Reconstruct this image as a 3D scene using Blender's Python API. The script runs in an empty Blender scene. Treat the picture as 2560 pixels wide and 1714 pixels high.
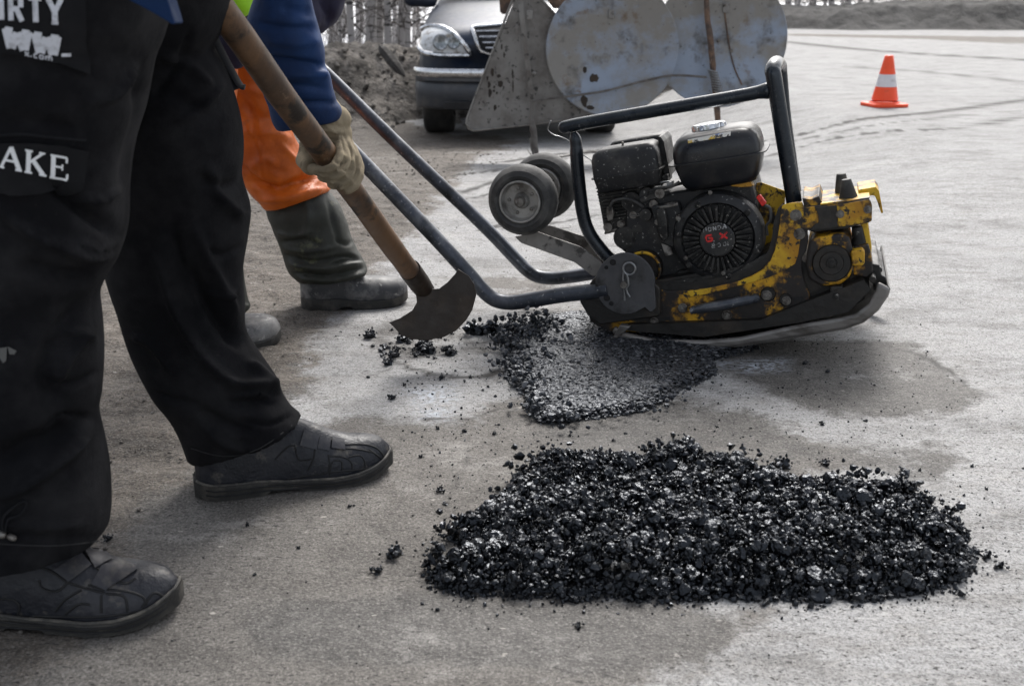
import bpy, bmesh, math, random
import numpy as np
from mathutils import Vector, Matrix, noise
from mathutils.bvhtree import BVHTree
from mathutils.geometry import delaunay_2d_cdt
random.seed(7); RNG = np.random.default_rng(7)
R = math.radians
C = bpy.context.scene.collection
scene = bpy.context.scene

# ------------------------------------------------------------------ camera
H = 0.74; FL = 2700.0; CX, CY = 1280.0, 857.0
PITCH = math.atan(867 / FL); SP, CP = math.sin(PITCH), math.cos(PITCH)
cam_d = bpy.data.cameras.new('camera'); cam = bpy.data.objects.new('camera', cam_d); C.objects.link(cam)
cam.location = (0, 0, H); cam.rotation_euler = (math.pi / 2 - PITCH, 0, 0)
cam_d.sensor_width = 36; cam_d.lens = 36 * FL / 2560; cam_d.clip_start = 0.05; cam_d.clip_end = 900
cam_d.dof.use_dof = True; cam_d.dof.focus_distance = 2.05; cam_d.dof.aperture_fstop = 8.0
scene.camera = cam

# ------------------------------------------------------------------ sky and sun (overcast)
w = bpy.data.worlds.new('World'); scene.world = w; w.use_nodes = True
nt = w.node_tree; nt.nodes.clear()
sky = nt.nodes.new('ShaderNodeTexSky'); sky.sky_type = 'NISHITA'; sky.sun_disc = False
SUN_EL, SUN_AZ = R(46), R(14)      # azimuth measured from +Y towards +X
sky.sun_elevation = SUN_EL; sky.sun_rotation = SUN_AZ; sky.air_density = 1.0; sky.dust_density = 4.0; sky.ozone_density = 1.0
hs = nt.nodes.new('ShaderNodeHueSaturation'); hs.inputs['Saturation'].default_value = 0.34
bg = nt.nodes.new('ShaderNodeBackground'); bg.inputs['Strength'].default_value = 0.112
wo = nt.nodes.new('ShaderNodeOutputWorld')
nt.links.new(sky.outputs[0], hs.inputs['Color']); nt.links.new(hs.outputs[0], bg.inputs['Color']); nt.links.new(bg.outputs[0], wo.inputs['Surface'])
sd = bpy.data.lights.new('sun', 'SUN'); sd.energy = 1.3; sd.angle = R(20); sd.color = (1, 0.97, 0.93)
so = bpy.data.objects.new('sun', sd); C.objects.link(so)
sdir = Vector((math.sin(SUN_AZ) * math.cos(SUN_EL), math.cos(SUN_AZ) * math.cos(SUN_EL), math.sin(SUN_EL)))
so.rotation_euler = sdir.to_track_quat('Z', 'Y').to_euler(); so.location = (0, 0, 6)
scene.view_settings.view_transform = 'Standard'; scene.view_settings.look = 'None'
scene.view_settings.exposure = 1.25; scene.view_settings.gamma = 1.0
scene.render.engine = 'CYCLES'; scene.cycles.max_bounces = 6

# ------------------------------------------------------------------ measuring helpers
CAM = Vector((0, 0, H))
def ray(u, v):
    dx = (u - CX) / FL; dy = (v - CY) / FL
    return Vector((dx, CP - dy * SP, -SP - dy * CP))
def PD(u, v, D): return CAM + ray(u, v) * D              # at optical depth D
def P(u, v, Y): d = ray(u, v); return CAM + d * (Y / d.y)   # on the plane y = Y
def sm(t): t = max(0.0, min(1.0, t)); return t * t * (3 - 2 * t)
def gz(x, y): return -0.28 * sm((y - 3.4) / 4.9) * (1 - sm((x - 1.0) / 1.3))
def G(u, v, z=0.0):
    d = ray(u, v); p = CAM + d * ((z - H) / d.z)
    for _ in range(60):
        zz = gz(p.x, p.y) + z; p = CAM + d * ((zz - H) / d.z)
    return p
def proj(p):
    q = Vector(p) - CAM; D = q.y * CP - q.z * SP; up = q.y * SP + q.z * CP
    return (CX + FL * q.x / D, CY - FL * up / D)

# ------------------------------------------------------------------ object helpers
BASE = {}
def thing(name, label, cat, loc, group=None):
    o = bpy.data.objects.new(name, None); C.objects.link(o); o.empty_display_size = 0.1
    o.location = loc; o['label'] = label; o['category'] = cat
    if group: o['group'] = group
    BASE[o.name] = Vector(loc); return o
def mkobj(name, V, Fc, mat, parent=None, base=None, smooth=True, ang=38, bevel=0, bseg=2, label=None, uvs=None):
    if parent is not None: b = BASE[parent.name]
    else: b = Vector(base) if base is not None else Vector((0, 0, 0))
    me = bpy.data.meshes.new(name)
    V = [tuple(Vector(p) - b) for p in V]
    me.from_pydata(V, [], Fc); me.validate(); me.update()
    if bevel == 0 or True:
        bm = bmesh.new(); bm.from_mesh(me); bmesh.ops.recalc_face_normals(bm, faces=bm.faces); bm.to_mesh(me); bm.free()
    if smooth:
        me.polygons.foreach_set('use_smooth', [True] * len(me.polygons)); me.set_sharp_from_angle(angle=R(ang))
    me.materials.append(mat)
    o = bpy.data.objects.new(name, me); C.objects.link(o)
    if parent is not None: o.parent = parent
    else: o.location = b
    BASE[o.name] = b
    if bevel:
        m = o.modifiers.new('bevel', 'BEVEL'); m.width = bevel; m.segments = bseg; m.limit_method = 'ANGLE'; m.angle_limit = R(35)
    if label: o['label'] = label
    return o
def tag(o, label, cat, group=None, kind=None):
    if label: o['label'] = label
    if cat: o['category'] = cat
    if group: o['group'] = group
    if kind: o['kind'] = kind
    return o
class MB:
    def __init__(s): s.V = []; s.F = []
    def add(s, V, F):
        n = len(s.V); s.V += [Vector(p) for p in V]; s.F += [tuple(i + n for i in f) for f in F]; return s
    def build(s, name, mat, parent=None, **k): return mkobj(name, s.V, s.F, mat, parent, **k)
    def extrude(s, pts, vec):            # closed polygon pts swept by vec
        n = len(pts); pts = [Vector(p) for p in pts]; vec = Vector(vec)
        V = pts + [p + vec for p in pts]
        F = [tuple(range(n)), tuple(range(2 * n - 1, n - 1, -1))] + [(i, (i + 1) % n, n + (i + 1) % n, n + i) for i in range(n)]
        return s.add(V, F)
    def box(s, c, ax, ay, az):           # centre and three half-extent vectors
        c, ax, ay, az = map(Vector, (c, ax, ay, az))
        V = [c + i * ax + j * ay + k * az for i in (-1, 1) for j in (-1, 1) for k in (-1, 1)]
        return s.add(V, [(0, 1, 3, 2), (4, 6, 7, 5), (0, 4, 5, 1), (2, 3, 7, 6), (0, 2, 6, 4), (1, 5, 7, 3)])
    def tube(s, pts, rad, n=16, cap=True, dome=False, flat=None):
        pts = [Vector(p) for p in pts]; m = len(pts)
        rads = rad if isinstance(rad, (list, tuple)) else [rad] * m
        if dome:
            t0 = (pts[0] - pts[1]).normalized(); t1 = (pts[-1] - pts[-2]).normalized(); r0, r1 = rads[0], rads[-1]
            a = [(pts[0] + t0 * r0 * math.sin(k), r0 * math.cos(k)) for k in (1.45, 1.1, .7, .35)]
            b = [(pts[-1] + t1 * r1 * math.sin(k), r1 * math.cos(k)) for k in (.35, .7, 1.1, 1.45)]
            pts = [p for p, _ in a] + pts + [p for p, _ in b]; rads = [r for _, r in a] + list(rads) + [r for _, r in b]; m = len(pts)
        V = []; F = []; up = None
        for i, p in enumerate(pts):
            t = (pts[min(i + 1, m - 1)] - pts[max(i - 1, 0)]).normalized()
            if up is None:
                up = Vector((0, 0, 1)) if abs(t.z) < .9 else Vector((0, 1, 0))
            x = t.cross(up); x = x.normalized(); up = x.cross(t).normalized()
            fx, fy = (1, 1) if flat is None else flat[i]
            for k in range(n):
                a = 2 * math.pi * k / n
                V.append(p + x * math.cos(a) * rads[i] * fx + up * math.sin(a) * rads[i] * fy)
        for i in range(m - 1):
            for k in range(n):
                a, b = i * n + k, i * n + (k + 1) % n; F.append((a, b, b + n, a + n))
        if cap: F.append(tuple(range(n - 1, -1, -1))); F.append(tuple(range((m - 1) * n, m * n)))
        return s.add(V, F)
    def cyl(s, c, axis, r, h, n=32, r2=None):
        c = Vector(c); a = Vector(axis).normalized()
        return s.tube([c, c + a * h], [r, r if r2 is None else r2], n)
    def ring(s, c, axis, R0, r, n=40, k=10):     # torus
        c = Vector(c); a = Vector(axis).normalized(); x = a.orthogonal().normalized(); y = a.cross(x); V = []; F = []
        for i in range(n):
            t = 2 * math.pi * i / n; d = x * math.cos(t) + y * math.sin(t)
            for j in range(k):
                q = 2 * math.pi * j / k; V.append(c + d * (R0 + r * math.cos(q)) + a * r * math.sin(q))
        for i in range(n):
            for j in range(k):
                F.append((i * k + j, ((i + 1) % n) * k + j, ((i + 1) % n) * k + (j + 1) % k, i * k + (j + 1) % k))
        return s.add(V, F)
    def lathe(s, c, axis, prof, n=40):           # prof: (radius, offset along axis)
        c = Vector(c); a = Vector(axis).normalized(); x = a.orthogonal().normalized(); y = a.cross(x); V = []; F = []; m = len(prof)
        for r, h in prof:
            for i in range(n):
                t = 2 * math.pi * i / n; V.append(c + (x * math.cos(t) + y * math.sin(t)) * max(r, 1e-5) + a * h)
        for j in range(m - 1):
            for i in range(n):
                F.append((j * n + i, j * n + (i + 1) % n, (j + 1) * n + (i + 1) % n, (j + 1) * n + i))
        return s.add(V, F)
def smooth_path(pts, k=6):
    pts = [Vector(p) for p in pts]; out = []
    for i in range(len(pts) - 1):
        p0 = pts[max(i - 1, 0)]; p1 = pts[i]; p2 = pts[i + 1]; p3 = pts[min(i + 2, len(pts) - 1)]
        for j in range(k):
            t = j / k
            out.append(0.5 * ((2 * p1) + (p2 - p0) * t + (2 * p0 - 5 * p1 + 4 * p2 - p3) * t * t + (3 * p1 - p0 - 3 * p2 + p3) * t ** 3))
    out.append(pts[-1]); return out
def voxel(V, F, size, smooth_it=6, disp=None):
    """one continuous skin over overlapping closed shapes"""
    me = bpy.data.meshes.new('tmp'); me.from_pydata([tuple(p) for p in V], [], F)
    bm = bmesh.new(); bm.from_mesh(me); bmesh.ops.recalc_face_normals(bm, faces=bm.faces); bm.to_mesh(me); bm.free()
    o = bpy.data.objects.new('tmp', me); C.objects.link(o)
    m = o.modifiers.new('r', 'REMESH'); m.mode = 'VOXEL'; m.voxel_size = size
    s = o.modifiers.new('s', 'SMOOTH'); s.iterations = smooth_it; s.factor = 0.5
    dg = bpy.context.evaluated_depsgraph_get(); ev = o.evaluated_get(dg); m2 = bpy.data.meshes.new_from_object(ev)
    VV = [v.co.copy() for v in m2.vertices]; NN = [v.normal.copy() for v in m2.vertices]; FF = [tuple(p.vertices) for p in m2.polygons]
    if disp: VV = [p + n * disp(p, n) for p, n in zip(VV, NN)]
    bpy.data.objects.remove(o); bpy.data.meshes.remove(me); bpy.data.meshes.remove(m2)
    return VV, FF
def bvh_of(objs):
    V = []; F = []
    for o in objs:
        b = BASE[o.name]; n = len(V)
        V += [v.co + b for v in o.data.vertices]; F += [tuple(i + n for i in p.vertices) for p in o.data.polygons]
    return BVHTree.FromPolygons(V, F)
def hit(bvh, u, v, off=0.0):
    d = ray(u, v).normalized(); loc, nor, idx, dist = bvh.ray_cast(CAM, d)
    if loc is None: return None
    if nor.dot(d) > 0: nor = -nor
    return loc + nor * off
def patch(mb, poly, bvh, off=0.002, step=10, thick=0.0015):
    """a flat piece cut to an outline and laid on the surface it covers"""
    poly = [Vector((p[0], p[1])) for p in poly]; n = len(poly); pts = []
    for i in range(n):
        a, b = poly[i], poly[(i + 1) % n]; k = max(1, int((b - a).length / step))
        pts += [a.lerp(b, j / k) for j in range(k)]
    ne = len(pts)
    def inside(q):
        c = False
        for i in range(n):
            a, b = poly[i], poly[(i + 1) % n]
            if (a.y > q.y) != (b.y > q.y) and q.x < (b.x - a.x) * (q.y - a.y) / (b.y - a.y) + a.x: c = not c
        return c
    x0, x1 = min(p.x for p in poly), max(p.x for p in poly); y0, y1 = min(p.y for p in poly), max(p.y for p in poly)
    y = y0 + step * .5
    while y < y1:
        x = x0 + step * .5
        while x < x1:
            q = Vector((x, y))
            if inside(q) and min((q - e).length for e in pts[:ne]) > step * .45: pts.append(q)
            x += step
        y += step
    vs, es, fs, *_ = delaunay_2d_cdt(pts, [(i, (i + 1) % ne) for i in range(ne)], [], 1, 1e-5)
    P3 = []; last = None
    for q in vs:
        h = hit(bvh, q.x, q.y, off)
        P3.append(h)
    good = [p for p in P3 if p is not None]
    if not good: return
    for i, p in enumerate(P3):
        if p is None:
            j = min((j for j in range(len(P3)) if P3[j] is not None), key=lambda j: (vs[j] - vs[i]).length)
            D = (P3[j] - CAM).y / ray(*vs[j]).y; P3[i] = PD(vs[i].x, vs[i].y, D)
    m = len(P3); V = P3 + [p + (p - CAM).normalized() * thick for p in P3]
    F = [tuple(f) for f in fs] + [tuple(m + i for i in reversed(f)) for f in fs]
    cnt = {}
    for f in fs:
        for i in range(len(f)):
            e = (f[i], f[(i + 1) % len(f)]); cnt[e] = 1
    for (a, b) in cnt:
        if (b, a) not in cnt: F.append((b, a, a + m, b + m))
    mb.add(V, F)
def seam(mb, px, bvh, r=0.0012, off=0.0005, n=6, k=4):
    path = smooth_path([Vector((p[0], p[1], 0)) for p in px], k); out = []
    for q in path:
        h = hit(bvh, q.x, q.y, off)
        if h is not None: out.append(h)
    if len(out) > 1: mb.tube(out, r, n)

# ------------------------------------------------------------------ procedural materials
def nodes(m):
    m.use_nodes = True; t = m.node_tree; t.nodes.clear()
    b = t.nodes.new('ShaderNodeBsdfPrincipled'); o = t.nodes.new('ShaderNodeOutputMaterial'); t.links.new(b.outputs[0], o.inputs[0])
    return t, b
def N(t, kind, **k):
    n = t.nodes.new(kind)
    for a, b in k.items():
        if a in n.inputs.keys(): n.inputs[a].default_value = b
        else: setattr(n, a, b)
    return n
def coord(t, sc=(1, 1, 1), kind='Object'):
    tc = N(t, 'ShaderNodeTexCoord'); mp = N(t, 'ShaderNodeMapping'); mp.inputs['Scale'].default_value = sc
    t.links.new(tc.outputs[kind], mp.inputs[0]); return mp.outputs[0]
def ramp(t, fac, lo, hi):
    r = N(t, 'ShaderNodeMapRange'); r.inputs['From Min'].default_value = lo; r.inputs['From Max'].default_value = hi; r.clamp = True
    t.links.new(fac, r.inputs[0]); return r.outputs[0]
def mix(t, fac, a, b):
    m = N(t, 'ShaderNodeMix'); m.data_type = 'RGBA'
    for s, i in ((fac, 0), (a, 6), (b, 7)):
        if isinstance(s, (tuple, list)): m.inputs[i].default_value = (*s[:3], 1)
        elif isinstance(s, (int, float)): m.inputs[i].default_value = s
        else: t.links.new(s, m.inputs[i])
    return m.outputs[2]
def nz(t, co, scale, detail=5, rough=.6, dist=0):
    n = N(t, 'ShaderNodeTexNoise'); n.inputs['Scale'].default_value = scale; n.inputs['Detail'].default_value = detail
    n.inputs['Roughness'].default_value = rough; n.inputs['Distortion'].default_value = dist
    t.links.new(co, n.inputs['Vector']); return n.outputs[0]
def bump(t, b, h, dist=.002, strength=1.0, prev=None):
    n = N(t, 'ShaderNodeBump'); n.inputs['Distance'].default_value = dist; n.inputs['Strength'].default_value = strength
    t.links.new(h, n.inputs['Height'])
    if prev is not None: t.links.new(prev, n.inputs['Normal'])
    t.links.new(n.outputs[0], b.inputs['Normal']); return n.outputs[0]
def grimy(name, base, layers=(), rough=.6, rvar=.15, metal=0, bumps=((60, .001),), sc=(1, 1, 1), spec=.5):
    """base colour with layers of (colour, noise scale, lo, hi[, stretch]) laid over it"""
    m = bpy.data.materials.new(name); t, b = nodes(m); co = coord(t, sc); col = base
    for L in layers:
        c2 = co if len(L) < 5 else coord(t, L[4])
        f = ramp(t, nz(t, c2, L[1], 6, .65), L[2], L[3]); col = mix(t, f, col, L[0])
    if isinstance(col, tuple): b.inputs['Base Color'].default_value = (*col, 1)
    else: t.links.new(col, b.inputs['Base Color'])
    r = N(t, 'ShaderNodeMapRange'); r.inputs['To Min'].default_value = max(0, rough - rvar); r.inputs['To Max'].default_value = min(1, rough + rvar)
    r.inputs['From Min'].default_value = .3; r.inputs['From Max'].default_value = .7
    t.links.new(nz(t, co, 25, 5), r.inputs[0]); t.links.new(r.outputs[0], b.inputs['Roughness'])
    b.inputs['Metallic'].default_value = metal; b.inputs['Specular IOR Level'].default_value = spec
    prev = None
    for s, d in bumps: prev = bump(t, b, nz(t, co, s, 4), d, 1, prev)
    return m
M = {}
M['black_cloth'] = grimy('black_cloth', (.0062, .0064, .0078), [((.026, .026, .028), 9, .45, .8), ((.045, .042, .038), 60, .68, .80)], .9, .05, bumps=((14, .004), (40, .0012), (700, .0006)), spec=.12)
M['pocket_cloth'] = grimy('pocket_cloth', (.006, .0065, .008), [((.013, .013, .015), 30, .45, .8)], .8, .08, bumps=((30, .0008), (700, .0004)), spec=.2)
M['white_print'] = grimy('white_print', (.55, .57, .62), [((.2, .2, .22), 120, .5, .75)], .8)
M['white_ink'] = grimy('white_ink', (.72, .74, .76), [((.4, .4, .42), 200, .6, .8)], .8)
M['blue_cloth'] = grimy('blue_cloth', (.012, .042, .135), [((.006, .014, .045), 6, .45, .75)], .7, .08, bumps=((14, .003), (500, .0004)), spec=.25)
M['hem_cloth'] = grimy('hem_cloth', (.008, .022, .065), [], .8, spec=.1)
M['navy_cloth'] = grimy('navy_cloth', (.022, .020, .045), [((.012, .011, .022), 9, .4, .7)], .7, .1, bumps=((14, .003),), spec=.25)
M['lime_cloth'] = grimy('lime_cloth', (.30, .62, .01), [((.2, .42, .01), 14, .4, .7)], .7, .1, bumps=((20, .002),))
M['orange_cloth'] = grimy('orange_cloth', (.56, .118, .006), [((.30, .050, .004), 6, .42, .68), ((.20, .09, .04), 16, .62, .8), ((.75, .3, .12), 200, .72, .76)], .5, .1, bumps=((12, .004), (40, .001)), spec=.4)
M['glove'] = grimy('glove', (.27, .225, .155), [((.135, .11, .075), 14, .45, .75), ((.07, .055, .04), 30, .55, .75)], .9, .05, bumps=((18, .0025), (900, .0005)), spec=.15)
M['skin'] = grimy('skin', (.45, .25, .18), [], .5)
M['hair'] = grimy('hair', (.03, .02, .015), [], .6)
M['shoe'] = grimy('shoe', (.010, .0115, .017), [((.034, .034, .040), 14, .45, .72), ((.14, .125, .105), 30, .57, .76)], .48, .14, bumps=((26, .004), (220, .0008)), spec=.4)
M['shoe_strap'] = grimy('shoe_strap', (.022, .022, .028), [((.10, .092, .08), 26, .5, .75)], .5, .12, bumps=((60, .0008),))
M['sole'] = grimy('sole', (.024, .023, .021), [((.09, .08, .068), 22, .48, .75), ((.012, .012, .012), 35, .55, .75)], .75, .1, bumps=((80, .002),))
M['welt'] = grimy('welt', (.045, .043, .04), [((.17, .155, .13), 24, .45, .66)], .7)
M['seam_dark'] = grimy('seam_dark', (.006, .006, .007), [], .7)
M['seam_light'] = grimy('seam_light', (.09, .09, .088), [], .7)
M['boot_rubber'] = grimy('boot_rubber', (.045, .046, .050), [((.20, .195, .19), 12, .46, .60), ((.02, .02, .02), 24, .56, .7), ((.40, .39, .37), 55, .60, .72)], .6, .15, bumps=((24, .001),))
M['boot_shaft'] = grimy('boot_shaft', (.020, .022, .016), [((.075, .08, .045), 7, .54, .58), ((.012, .013, .010), 8, .52, .58), ((.14, .14, .12), 150, .68, .74)], .65, .12, bumps=((20, .002),))
M['wood'] = grimy('wood', (.135, .072, .034), [((.055, .032, .019), 9, .42, .58, (1, 1, .3)), ((.018, .012, .008), 16, .53, .62), ((.34, .24, .15), 30, .66, .82)], .55, .12, bumps=((40, .0008), (200, .0003)))
M['blade'] = grimy('blade', (.020, .014, .010), [((.050, .033, .020), 10, .5, .75), ((.10, .09, .08), 40, .68, .8)], .5, .15, metal=.3, bumps=((30, .002),))
M['tube_metal'] = grimy('tube_metal', (.060, .068, .085), [((.16, .165, .175), 14, .48, .70), ((.014, .016, .02), 9, .5, .66), ((.34, .34, .34), 110, .62, .70)], .38, .1, metal=.45, bumps=((60, .0006),))
M['tube_dark'] = grimy('tube_dark', (.014, .019, .026), [((.035, .042, .05), 14, .5, .72), ((.26, .26, .26), 110, .65, .71)], .30, .1, metal=.3, bumps=((60, .0006),))
M['engine'] = grimy('engine', (.012, .0125, .014), [((.055, .052, .048), 16, .50, .72), ((.38, .37, .35), 120, .62, .68), ((.20, .19, .17), 45, .66, .74)], .55, .15, metal=.1, bumps=((40, .0012),))
M['engine_metal'] = grimy('engine_metal', (.042, .041, .039), [((.008, .008, .008), 22, .42, .58), ((.40, .38, .35), 110, .61, .69)], .5, .15, metal=.4, bumps=((60, .0015),))
M['tank'] = grimy('tank', (.006, .007, .010), [((.045, .04, .035), 12, .50, .8), ((.22, .21, .19), 140, .66, .72)], .34, .1, bumps=((20, .0008),))
M['chrome'] = grimy('chrome', (.62, .63, .65), [((.25, .25, .25), 30, .5, .7)], .22, .1, metal=1)
M['bolt'] = grimy('bolt', (.20, .19, .175), [((.06, .05, .045), 60, .45, .65)], .45, .15, metal=.7)
M['pin'] = grimy('pin', (.24, .245, .25), [((.12, .12, .12), 60, .5, .7)], .4, .1, metal=.7)
M['plate_dark'] = grimy('plate_dark', (.062, .063, .068), [((.12, .12, .125), 9, .45, .72), ((.012, .011, .010), 18, .5, .7)], .5, .12, metal=.3, bumps=((30, .001),))
M['arm_metal'] = grimy('arm_metal', (.26, .245, .225), [((.035, .030, .027), 20, .52, .60), ((.09, .085, .078), 6, .4, .7)], .6, .1, bumps=((40, .0006),))
M['rubber'] = grimy('rubber', (.026, .026, .026), [((.10, .097, .09), 20, .45, .75)], .7, .1, bumps=((90, .0008),))
M['rim_metal'] = grimy('rim_metal', (.34, .33, .31), [((.09, .084, .075), 22, .45, .68), ((.36, .37, .38), 40, .64, .78)], .5, .15, metal=.5, bumps=((50, .0008),))
M['yellow'] = grimy('yellow', (.62, .385, .018), [((.40, .19, .008), 9, .48, .62), ((.16, .075, .010), 15, .50, .57), ((.012, .010, .009), 15, .53, .60), ((.012, .010, .008), 70, .57, .62)], .55, .12, bumps=((30, .001),))
M['yellow_dirty'] = grimy('yellow_dirty', (.58, .31, .01), [((.28, .13, .01), 9, .42, .52), ((.10, .05, .012), 9, .45, .52), ((.014, .011, .010), 9, .47, .53), ((.014, .011, .010), 26, .52, .60), ((.010, .009, .008), 55, .57, .63)], .6, .12, bumps=((30, .0015),))
M['grease'] = grimy('grease', (.010, .009, .008), [((.035, .027, .02), 14, .5, .7)], .55, .2, bumps=((40, .002),))
M['base_steel'] = grimy('base_steel', (.20, .19, .18), [((.07, .062, .055), 14, .48, .66), ((.26, .25, .24), 7, .60, .78)], .42, .12, metal=.5, bumps=((40, .0008),), sc=(.6, .6, 2))
M['red_plastic'] = grimy('red_plastic', (.65, .02, .015), [((.2, .01, .01), 60, .55, .7)], .4)
M['red_ink'] = grimy('red_ink', (.62, .02, .02), [((.03, .01, .01), 90, .54, .62)], .5)
M['grey_ink'] = grimy('grey_ink', (.36, .36, .36), [((.03, .03, .03), 90, .50, .58)], .5)
M['sticker'] = grimy('sticker', (.55, .54, .5), [((.55, .36, .03), 30, .5, .53), ((.03, .03, .03), 45, .56, .58), ((.1, .2, .5), 22, .62, .63)], .5)
M['sign_blue'] = grimy('sign_blue', (.24, .285, .36), [((.21, .20, .185), 3, .42, .56), ((.065, .060, .056), 4, .56, .68), ((.13, .09, .06), 7, .62, .72), ((.03, .028, .026), 50, .64, .68)], .48, .12, metal=.25, bumps=((12, .001),))
M['sign_grey'] = grimy('sign_grey', (.20, .192, .18), [((.10, .088, .078), 5, .42, .65), ((.03, .028, .026), 34, .59, .64), ((.30, .29, .28), 10, .62, .8)], .55, .12, metal=.2, bumps=((14, .001),))
M['rust'] = grimy('rust', (.14, .085, .055), [((.05, .035, .03), 20, .42, .62), ((.30, .27, .25), 30, .6, .7)], .75, .1, bumps=((60, .003),))
M['post'] = grimy('post', (.13, .12, .11), [((.06, .05, .045), 18, .45, .65)], .6, .1, bumps=((60, .001),))
M['cone_orange'] = grimy('cone_orange', (.90, .085, .02), [((.45, .08, .04), 18, .6, .8)], .5)
M['cone_white'] = grimy('cone_white', (.68, .66, .68), [((.35, .33, .32), 18, .55, .75)], .5)
M['car_paint'] = grimy('car_paint', (.014, .024, .048), [((.05, .054, .062), 5, .42, .72), ((.12, .115, .11), 12, .58, .85)], .36, .08, metal=.3, bumps=((3, .001),))
M['car_plastic'] = grimy('car_plastic', (.040, .044, .052), [((.09, .085, .08), 8, .45, .75)], .55, .1, bumps=((60, .0008),))
M['lens'] = grimy('lens', (.58, .60, .62), [((.20, .18, .15), 14, .48, .62), ((.65, .66, .68), 9, .58, .7)], .15, .05)
M['lens_inner'] = grimy('lens_inner', (.20, .22, .23), [((.5, .52, .55), 25, .5, .6)], .12, .05, metal=.5)
M['glass'] = grimy('glass', (.03, .04, .045), [], .08, .03)
M['tyre'] = grimy('tyre', (.018, .018, .018), [((.06, .055, .05), 8, .45, .75)], .75, .1, bumps=((60, .002),))
M['twig'] = grimy('twig', (.085, .072, .065), [((.03, .026, .023), 8, .4, .7)], .85)
M['log'] = grimy('log', (.020, .017, .015), [((.045, .04, .034), 10, .5, .7)], .85, bumps=((30, .01),))

def birch_mat():
    m = bpy.data.materials.new('birch_bark'); t, b = nodes(m); co = coord(t, (3, 3, 14))
    f = ramp(t, nz(t, co, 1.6, 4, .6), .54, .60); f2 = ramp(t, nz(t, coord(t, (1, 1, .6)), 2.3, 3), .52, .66)
    col = mix(t, f, (.36, .34, .33), (.045, .04, .038)); col = mix(t, f2, col, (.14, .125, .115))
    t.links.new(col, b.inputs['Base Color']); b.inputs['Roughness'].default_value = .85; return m
M['birch'] = birch_mat()
def asphalt_mix(name, base, lo, hi, r=.33, spec=.6):
    m = bpy.data.materials.new(name); t, b = nodes(m)
    geo = N(t, 'ShaderNodeNewGeometry'); col = N(t, 'ShaderNodeMapRange')
    col.inputs['To Min'].default_value = lo; col.inputs['To Max'].default_value = hi; col.inputs['From Min'].default_value = .75
    t.links.new(geo.outputs['Random Per Island'], col.inputs[0])
    tint = mix(t, col.outputs[0], base, (.15, .152, .16)); t.links.new(tint, b.inputs['Base Color'])
    rr = N(t, 'ShaderNodeMapRange'); rr.inputs['To Min'].default_value = r - .1; rr.inputs['To Max'].default_value = r + .18
    t.links.new(geo.outputs['Random Per Island'], rr.inputs[0]); t.links.new(rr.outputs[0], b.inputs['Roughness'])
    b.inputs['Specular IOR Level'].default_value = spec; b.inputs['Specular Tint'].default_value = (.82, .89, 1, 1)
    co = coord(t); p_ = bump(t, b, nz(t, co, 300, 3, .6), .0011, 1)
    return m
M['loose_mix'] = asphalt_mix('loose_mix', (.0030, .0031, .0038), 0, .01, .16, .52)
M['rolled_mix'] = asphalt_mix('rolled_mix', (.014, .015, .018), 0, .7, .32, .6)

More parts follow.
